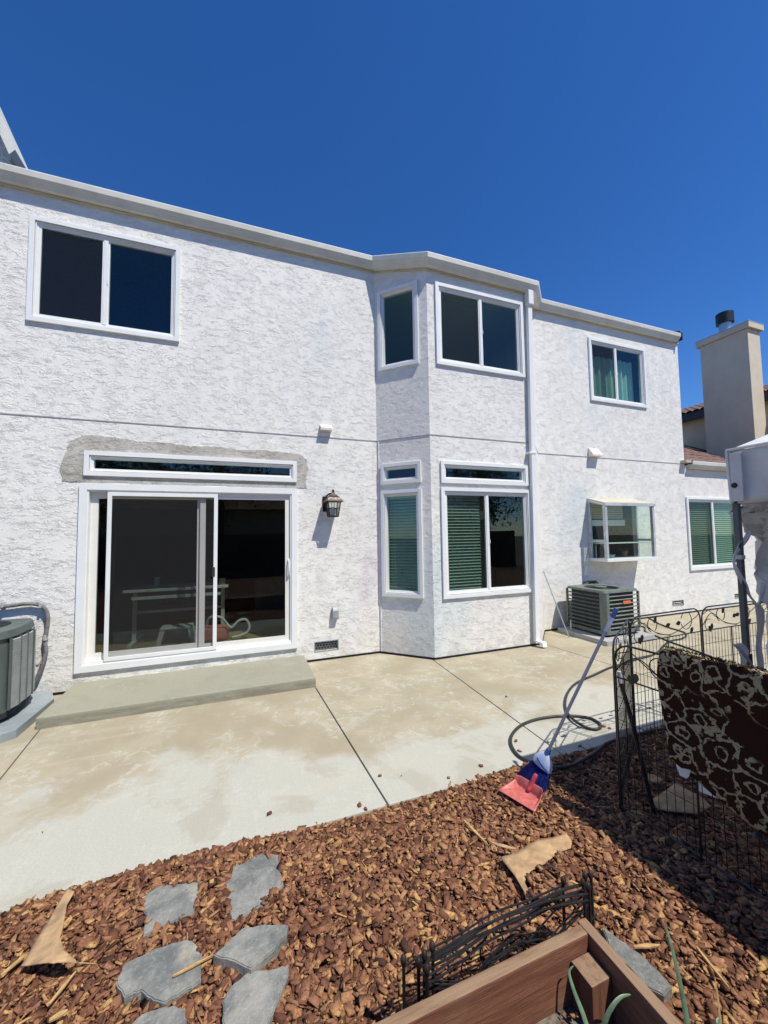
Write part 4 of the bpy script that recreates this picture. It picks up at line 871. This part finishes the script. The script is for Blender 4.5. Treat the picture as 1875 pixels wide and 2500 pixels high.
# ------------------------------------------------------------------ canopy tent
cp = thing('canopy_tent', 'white fabric canopy tent with grey poles at the right edge', 'canopy', (4.2,-5.5,0))
KX,KY,KX2,KY2,ZE,ZV = 2.72,-4.085,5.75,-7.1,2.228,1.913
pk = Vector(((KX+KX2)/2,(KY+KY2)/2,3.1))
def roofq(p, q):
    p = Vector(p); q = Vector(q)
    return lambda u,v: tuple(p.lerp(q,u).lerp(pk,v)+Vector((0,0,-.13*math.sin(math.pi*u)*math.sin(math.pi*v)**.7-.012*math.sin(u*21)*(1-v))))
cs = [(KX,KY,ZE),(KX,KY2,ZE),(KX2,KY2,ZE),(KX2,KY,ZE)]
for i in range(4): MB().grid(roofq(cs[i],cs[(i+1)%4]),24,12).build('roof_panel', M_TENT, cp, smooth=True, fixn=False)
for i in range(4):
    p = Vector(cs[i]); q = Vector(cs[(i+1)%4]); nrm = Vector(((q-p).y,-(q-p).x,0)).normalized()
    MB().grid(lambda u,v: tuple(p.lerp(q,u)+nrm*(-.012*math.sin(u*17+v*2)*(1-v)+.006*math.sin(u*43+v*5)-.01)+Vector((0,0,-(ZE-ZV+.004*math.sin(u*60))*(1-v)))),60,6).build('valance', M_VAL, cp, smooth=True, solid=.003, fixn=False)
MB().tube([Vector(c_)+Vector((0,0,.004)) for c_ in cs],.009,6,closed=True).build('edge_piping', M_TENT, cp, smooth=True)
MB().tube([Vector(cs[0]),Vector((KX-.006,KY-.012,ZV))],.011,6).build('corner_seam', M_TENT, cp, smooth=True)
MB().box(KX-.018,KX-.010,KY-.075,KY-.02,ZV+.01,ZE-.02).build('corner_tab', M_VAL, cp, bevel=.003)
gp = at(1793,1185,x=KX-.02); MB().lathe([(.010,0),(.016,.002),(.010,.006)],(0,0,0),14).build('grommet', M_STRAP, cp)
go = bpy.data.objects['grommet']; go.location = gp-WL[cp.name]; go.rotation_euler = (0,-math.pi/2,0)
LEGX = KX+.022
for (lx_,ly_) in ((LEGX,KY-.019),(KX+.055,KY2+.05),(KX2-.05,KY2+.05),(KX2-.05,KY-.05)):
    lg_ = MB().box(lx_-.0145,lx_+.0145,ly_-.0145,ly_+.0145,1.05,ZE-.03).build('leg', M_POLE, cp, bevel=.004)
    MB().box(lx_-.0115,lx_+.0115,ly_-.0115,ly_+.0115,.0,1.049).build('inner_leg', M_POLE, cp, bevel=.003)
    MB().box(lx_-.05,lx_+.05,ly_-.05,ly_+.05,-.005,.012).build('foot_plate', M_POLE, cp)
lx_,ly_ = LEGX,KY-.019
MB().box(lx_-.019,lx_+.019,ly_-.019,ly_+.019,.985,1.045).build('black_strap', M_STRAP, cp, bevel=.004)
MB().box(lx_-.018,lx_+.018,ly_-.018,ly_+.018,1.585,1.61).build('fabric_tie', M_TORN, cp, bevel=.004)
MB().grid(lambda u,v: (KX2-.01+.02*math.sin(v*7), KY2+(KY-KY2)*u, ZV*v+.03*math.sin(u*20)*0), 12,6).build('added_side_wall', M_TENT, cp, smooth=True, fixn=False)  # unseen wall added to block sky light and deepen the shade below
MB().grid(lambda u,v: (KX+(KX2-KX)*u, KY2-.01+.03*math.sin(u*25), ZV*v), 40,4).build('added_side_wall', M_TENT, cp, smooth=True, fixn=False)  # second unseen wall, added behind for the same darkening
# torn curtain
YC = KY+.02
def cv(a_,b_,dy=0): return at(1700+a_*.2937,1050+b_*.2937,y=YC+dy)
rows = [(600,430),(640,400),(690,308),(730,325),(780,352),(850,430),(890,470),(930,500),(1020,506),(1100,508),(1150,530),(1200,545),(1270,557),(1350,552),(1450,562),(1550,572),(1650,588),(1800,600),(2000,640),(2200,700)]
mb = MB(); nr_ = len(rows); nu_ = 22; vs_ = []
for j,(b_,a_) in enumerate(rows):
    for i in range(nu_+1):
        t_ = i/nu_; ax_ = a_+(900-a_)*t_; p = cv(ax_,b_); p.y += .035*math.sin(ax_*.045+b_*.002)+.015*math.sin(ax_*.11+b_*.008); vs_.append(tuple(p))
mb.add(vs_,[(j*(nu_+1)+i,j*(nu_+1)+i+1,(j+1)*(nu_+1)+i+1,(j+1)*(nu_+1)+i) for j in range(nr_-1) for i in range(nu_)])
mb.build('torn_curtain', M_TORN, cp, smooth=True, solid=.003, fixn=False)
def strip(name, cl, wd, dy=0):
    k_ = 5; sm = smooth_path([Vector((a_,b_,0)) for a_,b_ in cl], k_); ws = np.interp(np.linspace(0,len(cl)-1,len(sm)), range(len(cl)), wd); vv = []
    for i,p in enumerate(sm):
        t_ = (sm[min(i+1,len(sm)-1)]-sm[max(i-1,0)]); t_.normalize(); nn_ = Vector((-t_.y,t_.x,0))
        for q in (-1,-.33,.33,1):
            s_ = p+nn_*ws[i]*.5*q; v = cv(s_.x,s_.y,dy); v.y += .009*math.sin(q*2.2+i*.2); vv.append(tuple(v))
    MB().add(vv,[(4*i+k,4*i+k+1,4*i+k+5,4*i+k+4) for i in range(len(sm)-1) for k in range(3)]).build(name, M_TORN, cp, smooth=True, solid=.003, fixn=False)
strip('torn_strip',[(440,840),(410,900),(355,970),(318,1040),(312,1100),(345,1180),(385,1250),(410,1310),(440,1370),(500,1445)],[16,30,50,44,24,22,24,20,10,8],-.05)
strip('torn_strip',[(560,1270),(545,1340),(530,1410),(510,1455)],[10,26,30,20],-.02)
strip('torn_strip',[(510,1450),(520,1500),(527,1600),(525,1700),(525,1800),(535,1900),(545,2000),(570,2080),(610,2130)],[16,56,74,74,66,44,24,26,30],-.02)
strip('torn_strip',[(320,1780),(360,1800),(390,1850),(395,1920),(385,1980),(375,2040),(368,2090)],[18,60,90,80,50,40,28],-.06)
strip('tie_cord',[(330,1780),(400,1870),(470,1960),(520,2020),(560,2100)],[9,8,7,6,6],-.08)

# ------------------------------------------------------------------ broom and dustpan
br = thing('broom', 'angled broom with blue bristles and grey handle leaning on the wire pen', 'broom', (1.95,-3.25,0))
T0 = at(1336,1838,z=.235); T1 = Vector((2.345,-3.60,1.23)); ax_ = (T1-T0).normalized()
MB().tube([T0,T0.lerp(T1,.88)],.0105,12).build('handle', M_STICK, br, smooth=True)
MB().tube([T0.lerp(T1,.86),T0.lerp(T1,.95),T0.lerp(T1,1.0)],[.0115,.0145,.014],12).build('grip', M_BCAP, br, smooth=True)
MB().tube([T0.lerp(T1,.955),T0.lerp(T1,1.015)],[.0148,.014],12).build('grip_end', M_BDARK, br, smooth=True)
K0,K1 = at(1301,1852,z=.165),at(1345,1890,z=.115)       # lower edge of the cap
E0,E1 = at(1266,1888,z=.020),at(1331,1934,z=.016)       # bristle tips
S0,S1 = T0+(K0-K1).normalized()*.016, T0-(K0-K1).normalized()*.016
tdir = (K0-K1).cross(E0-K0).normalized()
mb = MB(); ringc = []
for t_,th in ((0,.015),(.12,.020),(.35,.024),(.7,.027),(1,.028)):
    w_ = t_**.55; a = S0.lerp(K0, w_) if t_ else S0; b = S1.lerp(K1, w_) if t_ else S1
    a = T0.lerp(K0, t_)*1.0 + (K0-K1).normalized()*.016*(1-t_) + (K0-K1).normalized()*.020*math.sin(math.pi*t_); b = T0.lerp(K1, t_) - (K0-K1).normalized()*.016*(1-t_) - (K0-K1).normalized()*.016*math.sin(math.pi*t_)
    cen = (a+b)/2; hw = (a-b)/2
    ringc.append([tuple(cen+hw*math.cos(q)+tdir*th*math.sin(q)) for q in [2*math.pi*i/24 for i in range(24)]])
mb.add([p for r_ in ringc for p in r_],[(j_*24+i,j_*24+(i+1)%24,(j_+1)*24+(i+1)%24,(j_+1)*24+i) for j_ in range(4) for i in range(24)]+[tuple(range(24))])
mb.build('cap', M_BCAP, br, smooth=True)
MB().tube([K0.lerp(T0,.45)+tdir*.024-tdir*0,((K0+K1)/2).lerp(T0,.30)+tdir*.030,K1.lerp(T0,.12)+tdir*.026],[.007,.009,.005],8).build('cap_stripe', M_BDARK, br, smooth=True)
MB().tube([K0.lerp(T0,.45)-tdir*.024,((K0+K1)/2).lerp(T0,.30)-tdir*.030,K1.lerp(T0,.12)-tdir*.026],[.007,.009,.005],8).build('cap_stripe', M_BDARK, br, smooth=True)
MB().tube([T0+ax_*.030,T0-ax_*.02],[.015,.021],12).build('collar', M_BDARK, br, smooth=True)
mb = MB()
for k in range(1300):
    u = random.random(); th = random.uniform(-1,1)*.021; a = K0.lerp(K1,.04+.92*u)+tdir*th; b_ = E0.lerp(E1,u)+tdir*(th*1.9+random.uniform(-.008,.008))+(a-E0.lerp(E1,u))*random.uniform(-.02,.14)+(E1-E0)*random.uniform(-.03,.03)
    if b_.z < .008: b_ = a.lerp(b_, (a.z-.008)/(a.z-b_.z))
    mb.tube([a,a.lerp(b_,.5)+(E0-E1)*.012,b_],[.0014,.0013,.0009],3)
mb.build('bristles', M_BLUEBR, br, kind='stuff', fixn=False)
dp = thing('dustpan', 'faded red plastic dustpan lying on the mulch under the broom', 'dustpan', (1.78,-3.35,.02))
# corners of the floor of the pan
lipL,lipR,bL,bR = at(1217,1929,z=.035),at(1306,1983,z=.035),at(1262,1916,z=.040),at(1321,1952,z=.040)
def pan(u, v):
    vv = min(v,.72)/.72; base = lipL.lerp(lipR,u).lerp(bL.lerp(bR,u), vv); out = (bL-lipL).normalized()
    back = max(0,(v-.72)/.28); ed = max(0,(abs(u-.5)-.43)/.07)
    h_ = max(.060*back**1.0, .045*min(1,ed)*min(1,v*1.2)); sd = (lipR-lipL).normalized()*(.012*ed*(1 if u > .5 else -1)*min(1,v*1.2))
    rnd = -.020*ed*back
    return tuple(base+out*(.020*back**1.5+rnd)+sd+Vector((0,0,h_+.003*math.sin(v*9))))
MB().grid(pan,40,30).build('pan', M_RED, dp, smooth=True, solid=.003, fixn=False)
bk = (bR-bL).normalized(); out = (bL-lipL).normalized()
hb = bL.lerp(bR,.55)+out*.012+Vector((0,0,.040)); he = at(1309,1891,z=.155)
MB().tube(smooth_path([hb-out*.02-Vector((0,0,.02)),hb,hb.lerp(he,.5)+Vector((0,0,.004)),he],3),[.012,.013,.014,.015,.014,.0135,.013,.0135,.014,.011],10).build('handle', plain('deep_red_plastic',(.62,.07,.08),.35), dp, smooth=True)

# ------------------------------------------------------------------ flagstones
sc5 = .5425
def stone(pts, label, z=.022, th=.035, tilt=None, conv=lambda a_,b_:(a_*sc5,1950+b_*sc5)):
    P_ = [at(*conv(*p), z=z) for p in pts]; out = []
    for i in range(len(P_)):
        a_,b_ = P_[i],P_[(i+1)%len(P_)]
        for k in range(4):
            q = a_.lerp(b_,k/4); j = 0 if k == 0 else .0035; out.append((q.x+random.uniform(-j,j), q.y+random.uniform(-j,j)))
    mb = MB().prism(out, z-th, z); me = mb.mesh('flagstone'); b = bmesh.new(); b.from_mesh(me); bmesh.ops.recalc_face_normals(b, faces=b.faces)
    bmesh.ops.bevel(b, geom=[e for e in b.edges if abs(e.verts[0].co.z-z)<1e-5 and abs(e.verts[1].co.z-z)<1e-5 and len(e.link_faces)==2], offset=.004, segments=2, affect='EDGES')
    if tilt:
        for v in b.verts: v.co.z += tilt(v.co)
    b.to_mesh(me); b.free(); return props(link('flagstone', me, M_SLATE), label, 'flagstone', 'grey flagstones laid in the mulch')
stone([(1185,240),(1255,250),(1262,330),(1278,390),(1160,500),(1060,555),(1040,545),(1020,470),(1012,385),(1035,310),(1110,275),(1130,262)],'tall pointed grey flagstone nearest the patio edge')
stone([(690,395),(915,368),(905,430),(880,520),(770,555),(645,618),(655,540),(643,470),(650,430)],'grey flagstone left of the tall pointed one with cut straight edges')
stone([(620,710),(700,670),(840,630),(875,645),(910,700),(905,820),(820,870),(740,918),(690,905),(640,865),(600,870),(560,893),(525,840),(530,800),(560,745)],'broad rounded grey flagstone with a wood splinter lying across it')
stone([(960,700),(1030,640),(1090,580),(1190,562),(1298,565),(1290,620),(1210,700),(1130,765),(1085,745)],'tilted grey flagstone with a pale broken side', z=.05, th=.06)
stone([(1120,775),(1240,760),(1300,742),(1295,800),(1270,860),(1240,930),(1200,1030),(1150,1090),(1030,1090),(1005,1014),(1000,910),(1040,840)],'dark grey flagstone at the bottom with a sharp upper right corner', z=.03)
stone([(530,1060),(640,965),(700,945),(780,925),(835,945),(837,1014),(820,1080)],'grey flagstone cut off by the bottom of the photo')
stone([(1470,2262),(1500,2282),(1560,2325),(1600,2362),(1637,2402),(1640,2412),(1620,2430),(1560,2400),(1490,2330)],'pale grey flagstone just outside the right side of the planter', conv=lambda a_,b_:(a_,b_))
# splinters of wood
def splinter(a_, b_, wd, label, z=.03, col=M_CARD):
    p,q = at(*a_,z=z),at(*b_,z=z+.005); d_ = (q-p).normalized(); n_ = Vector((-d_.y,d_.x,0))*wd
    vv = [p-n_*.4,p+n_*.5,p.lerp(q,.5)+n_,q+n_*.25,q-n_*.3,p.lerp(q,.5)-n_*.8]; mb = MB().add([tuple(v) for v in vv]+[tuple(v-Vector((0,0,.006))) for v in vv],[tuple(range(6)),tuple(range(6,12))[::-1]]+[(i,(i+1)%6,6+(i+1)%6,6+i) for i in range(6)])
    props(mb.build('wood_splinter', col), label, 'wood splinter')
M_SPL = plain('pale_split_wood',(.46,.29,.12),.8,0,.25,30)
splinter((422,2382),(520,2330),.006,'long thin wood splinter across the rounded flagstone',.035,M_SPL)
splinter((120,2450),(185,2370),.007,'pale wood splinter in front of the torn cardboard at left',.03,M_SPL)
splinter((2,2380),(62,2330),.009,'pale wood splinter left of the torn cardboard',.03,M_SPL)
splinter((120,2490),(165,2465),.012,'short yellow wood splinter in the bottom left corner',.03,M_SPL)
splinter((490,2228),(525,2190),.010,'short yellow splinter between the two upper flagstones',.03,M_SPL)
splinter((1345,2125),(1415,2160),.011,'thick yellow splinter beside the cardboard near the folded edging',.045,M_SPL)
splinter((1548,2310),(1612,2306),.009,'yellow splinter beyond the right side of the planter',.03,M_SPL)
splinter((1133,2002),(1190,2060),.009,'curved brown strip of bark in the mulch below the patio edge',.03,M_SPL)
splinter((1700,2310),(1780,2410),.006,'long thin twig in the mulch at lower right',.03,M_SPL)

# ------------------------------------------------------------------ cardboard
def card(pts, label, zf, conv, z=.03):
    P_ = [at(*conv(*p), z=z) for p in pts]; me = bpy.data.meshes.new('cardboard'); b = bmesh.new()
    vs__ = [b.verts.new(p) for p in P_]; f_ = b.faces.new(vs__); bmesh.ops.triangulate(b, faces=[f_]); bmesh.ops.subdivide_edges(b, edges=b.edges, cuts=5, use_grid_fill=True)
    for v in b.verts: v.co.z = zf(v.co)
    bmesh.ops.recalc_face_normals(b, faces=b.faces); b.to_mesh(me); b.free()
    o = link('cardboard', me, M_CARD, smooth=True); md = o.modifiers.new('s','SOLIDIFY'); md.thickness = .005; md.offset = 0
    return props(o, label, 'cardboard')
c5 = lambda a_,b_:(a_*sc5,1950+b_*sc5)
card([(285,440),(300,418),(335,440),(300,500),(285,600),(270,660),(285,740),(350,790),(450,770),(240,806),(95,768),(150,660),(210,570)],'torn brown cardboard curling up at the left end of the mulch', lambda p: .03+.035*math.sin((p.x+.85)*9)**2+.03*max(0,-3.35-p.y)*4, c5)
c6 = lambda a_,b_:(1180+a_*.1929,1950+b_*.1929)
card([(215,765),(420,730),(600,610),(690,560),(1050,460),(1120,560),(1110,640),(960,700),(780,870),(600,960),(520,1080),(620,1280),(570,1290),(400,1000)],'flat tan cardboard half buried near the folded edging', lambda p: .042+.006*math.sin(p.x*14), c6)
card([(65,615),(200,690),(330,715),(440,700),(380,690),(260,668),(150,640)],'narrow curled flap of cardboard left of the tan sheet', lambda p: .055+.01*math.sin(p.x*20), c6)
c8 = lambda a_,b_:(1440+a_*.2622,1760+b_*.2622)
card([(560,760),(790,590),(860,620),(1050,720),(1130,800),(1000,870),(780,860),(640,840)],'shaded cardboard sheet lying inside the wire pen', lambda p: .035+.004*math.sin(p.x*11), c8)
card([(540,500),(600,510),(690,560),(640,580),(550,585)],'small cardboard scrap inside the wire pen', lambda p: .035, c8)
# white board standing inside the pen
pa,pb = at(1700,1885,z=.30),at(1815,1975,z=.12)
q0 = [at(1690,1875,x=2.72),at(1735,1875,x=2.72),at(1818,1972,x=2.62),at(1800,1968,x=2.62),at(1703,1930,x=2.72)]
props(MB().add([tuple(q) for q in q0]+[tuple(q+Vector((.02,0,0))) for q in q0],[tuple(range(5)),tuple(range(5,10))[::-1]]+[(i,(i+1)%5,5+(i+1)%5,5+i) for i in range(5)]).build('white_board', M_VINYL), 'dirty white board standing in shade behind the hanging rug', 'board')
# chips spilled over the cardboard
cps = []
for k in range(150):
    a_ = random.uniform(560,1150); b_ = random.uniform(700,1290)
    if b_ > 1500-.85*a_ and b_ < 2100-.8*a_: q = at(*c6(a_,b_), z=.05); cps.append((q.x,q.y,.052+random.random()*.012))
props(chips('bark_mulch', cps, seed=77, lean=.3), 'brown bark spilled over the flat tan cardboard', 'mulch', None, 'stuff')

# ------------------------------------------------------------------ folded garden edging
ge = thing('folded_edging', 'stack of folded black wire garden edging panels behind the planter', 'garden edging', (.95,-4.18,0))
tops = [((985,2343),(1375,2150),.30),((1022,2350),(1428,2140),.315),((1036,2332),(1441,2135),.325),((1042,2365),(1423,2155),.32),((1062,2312),(1436,2165),.335)]
for k,(l_,r_,h_) in enumerate(tops):
    a_ = at(*l_,z=h_); b_ = at(*r_,z=h_)
    if k == 4: a_ = at(1055,2310,z=h_)
    d_ = (b_-a_); d_.z = 0; Lp = d_.length; d_.normalize(); n_ = Vector((-d_.y,d_.x,0)); m = Matrix((d_,n_,Vector((0,0,1)))).transposed().to_4x4(); m.translation = (a_.x,a_.y,0)
    def TT(u,v,w_=0): return (u,w_+.004*math.sin(u*20+k),v)
    for u in (0,Lp):
        po = MB(m).tube([TT(u,0),TT(u,h_-.015)],.0062,8).build('post', M_WIRE, ge, smooth=True)
        MB(m).lathe([(.004,-.02),(.009,-.012),(.0115,0),(.009,.011),(.003,.016)],(u,0,h_),12).build('finial', plain('finial_%d'%k,(.05,.055,.058),.45) if False else M_BRONZE, po, smooth=True)
    pn = MB(m)
    for hh,am in ((h_-.025,.028),(h_-.050,.026)): pn.tube([TT(Lp*i/16, hh+am*math.sin(math.pi*i/16)+.004*math.sin(k*2.1)) for i in range(17)],.0036,6)
    pn.tube([TT(0,.10),TT(Lp,.10)],.004,6); pn.tube([TT(0,.06),TT(Lp,.06)],.004,6)
    cxq = Lp*.5; pn.tube([TT(cxq+.055*math.cos(2*math.pi*i/24), .185+.055*math.sin(2*math.pi*i/24)) for i in range(24)],.0035,6,closed=True)
    for s_ in (-1,1):
        pn.tube([(v.x,v.y,v.z) for v in smooth_path([TT(cxq+s_*.02,.23),TT(cxq+s_*.13,.20),TT(cxq+s_*.16,.14),TT(cxq+s_*.30,.08)],5)],.0028,6)
        pn.tube([(v.x,v.y,v.z) for v in smooth_path([TT(cxq+s_*.38,.22),TT(cxq+s_*.24,.17),TT(cxq+s_*.12,.12),TT(cxq+s_*.02,.08)],5)],.0035,6)
    pn.build('panel', M_WIRE, ge, smooth=True)

# ------------------------------------------------------------------ raised planter and its plants
pl = thing('raised_planter', 'reddish brown wooden raised planter box in the lower right corner', 'planter', (.6,-5,0))
MB().box(-.3,1.196,-4.357,-4.318,-.02,.30).build('board', M_WX, pl, bevel=.006)
MB().box(1.198,1.238,-6.2,-4.305,-.02,.298).build('board', M_WY, pl, bevel=.006)
MB().box(-.34,-.302,-6.2,-4.32,-.02,.298).build('board', M_WY, pl, bevel=.006)
MB().box(1.106,1.194,-4.449,-4.361,-.02,.245).build('corner_post', M_WZ, pl, bevel=.004)
MB().grid(lambda u,v: (-.3+1.49*u, -6.2+1.84*v, .10+.008*math.sin(u*23+v*7)+.006*math.sin(v*31)),40,40).build('soil', M_SOIL, pl, smooth=True, kind='stuff', fixn=False)
sp_ = [(rng.uniform(.1,1.15), rng.uniform(-4.9,-4.38), .11+rng.uniform(0,.01)) for _ in range(700)]
props(chips('soil_litter', sp_, seed=9, parent=pl, size=list(rng.uniform(.006,.024,700))), None, None, None, 'stuff')
def leafblade(name, pts, wd, mat, parent):
    sm = smooth_path(pts,6); mb = MB(); vv = []; n_ = len(sm)
    for i,p in enumerate(sm):
        t_ = (sm[min(i+1,n_-1)]-sm[max(i-1,0)]).normalized(); view = Vector((.25,.9,-.5)); s_ = t_.cross(view).normalized(); w_ = wd*(1-i/(n_-1))**.6+.0006; up__ = s_.cross(t_)
        for a_ in range(6): an = a_*math.pi/3; vv.append(tuple(p+s_*w_*math.cos(an)+up__*w_*.35*math.sin(an)))
    mb.add(vv,[(i*6+k,i*6+(k+1)%6,(i+1)*6+(k+1)%6,(i+1)*6+k) for i in range(n_-1) for k in range(6)]); mb.build(name, mat, parent, smooth=True)
p1 = thing('aloe_plant', 'thin curling green leaves sprouting beside the planter corner post', 'plant', (1.0,-4.6,.1))
leafblade('leaf', [at(1450,2560,z=.11),at(1425,2480,z=.16),at(1402,2420,z=.21),at(1390,2375,z=.25),at(1400,2358,z=.265)], .008, M_LEAF, p1)
leafblade('leaf', [at(1455,2570,z=.11),at(1475,2500,z=.2),at(1492,2462,z=.25),at(1515,2435,z=.27),at(1540,2428,z=.27)], .010, M_LEAF, p1)
p2 = thing('agave_plant', 'tall upright green spiky leaf at the right side of the planter', 'plant', (1.15,-4.8,.1))
leafblade('leaf', [at(1690,2640,z=.12),at(1678,2500,z=.25),at(1660,2400,z=.36),at(1642,2320,z=.44),at(1623,2252,z=.50)], .011, M_LEAF, p2)
leafblade('leaf', [at(1780,2620,z=.12),at(1760,2500,z=.25),at(1752,2430,z=.31),at(1745,2385,z=.35)], .004, M_DRYLEAF, p2)
leafblade('leaf', [at(1790,2620,z=.12),at(1765,2520,z=.22),at(1752,2495,z=.235),at(1762,2485,z=.24)], .010, M_LEAF, p2)
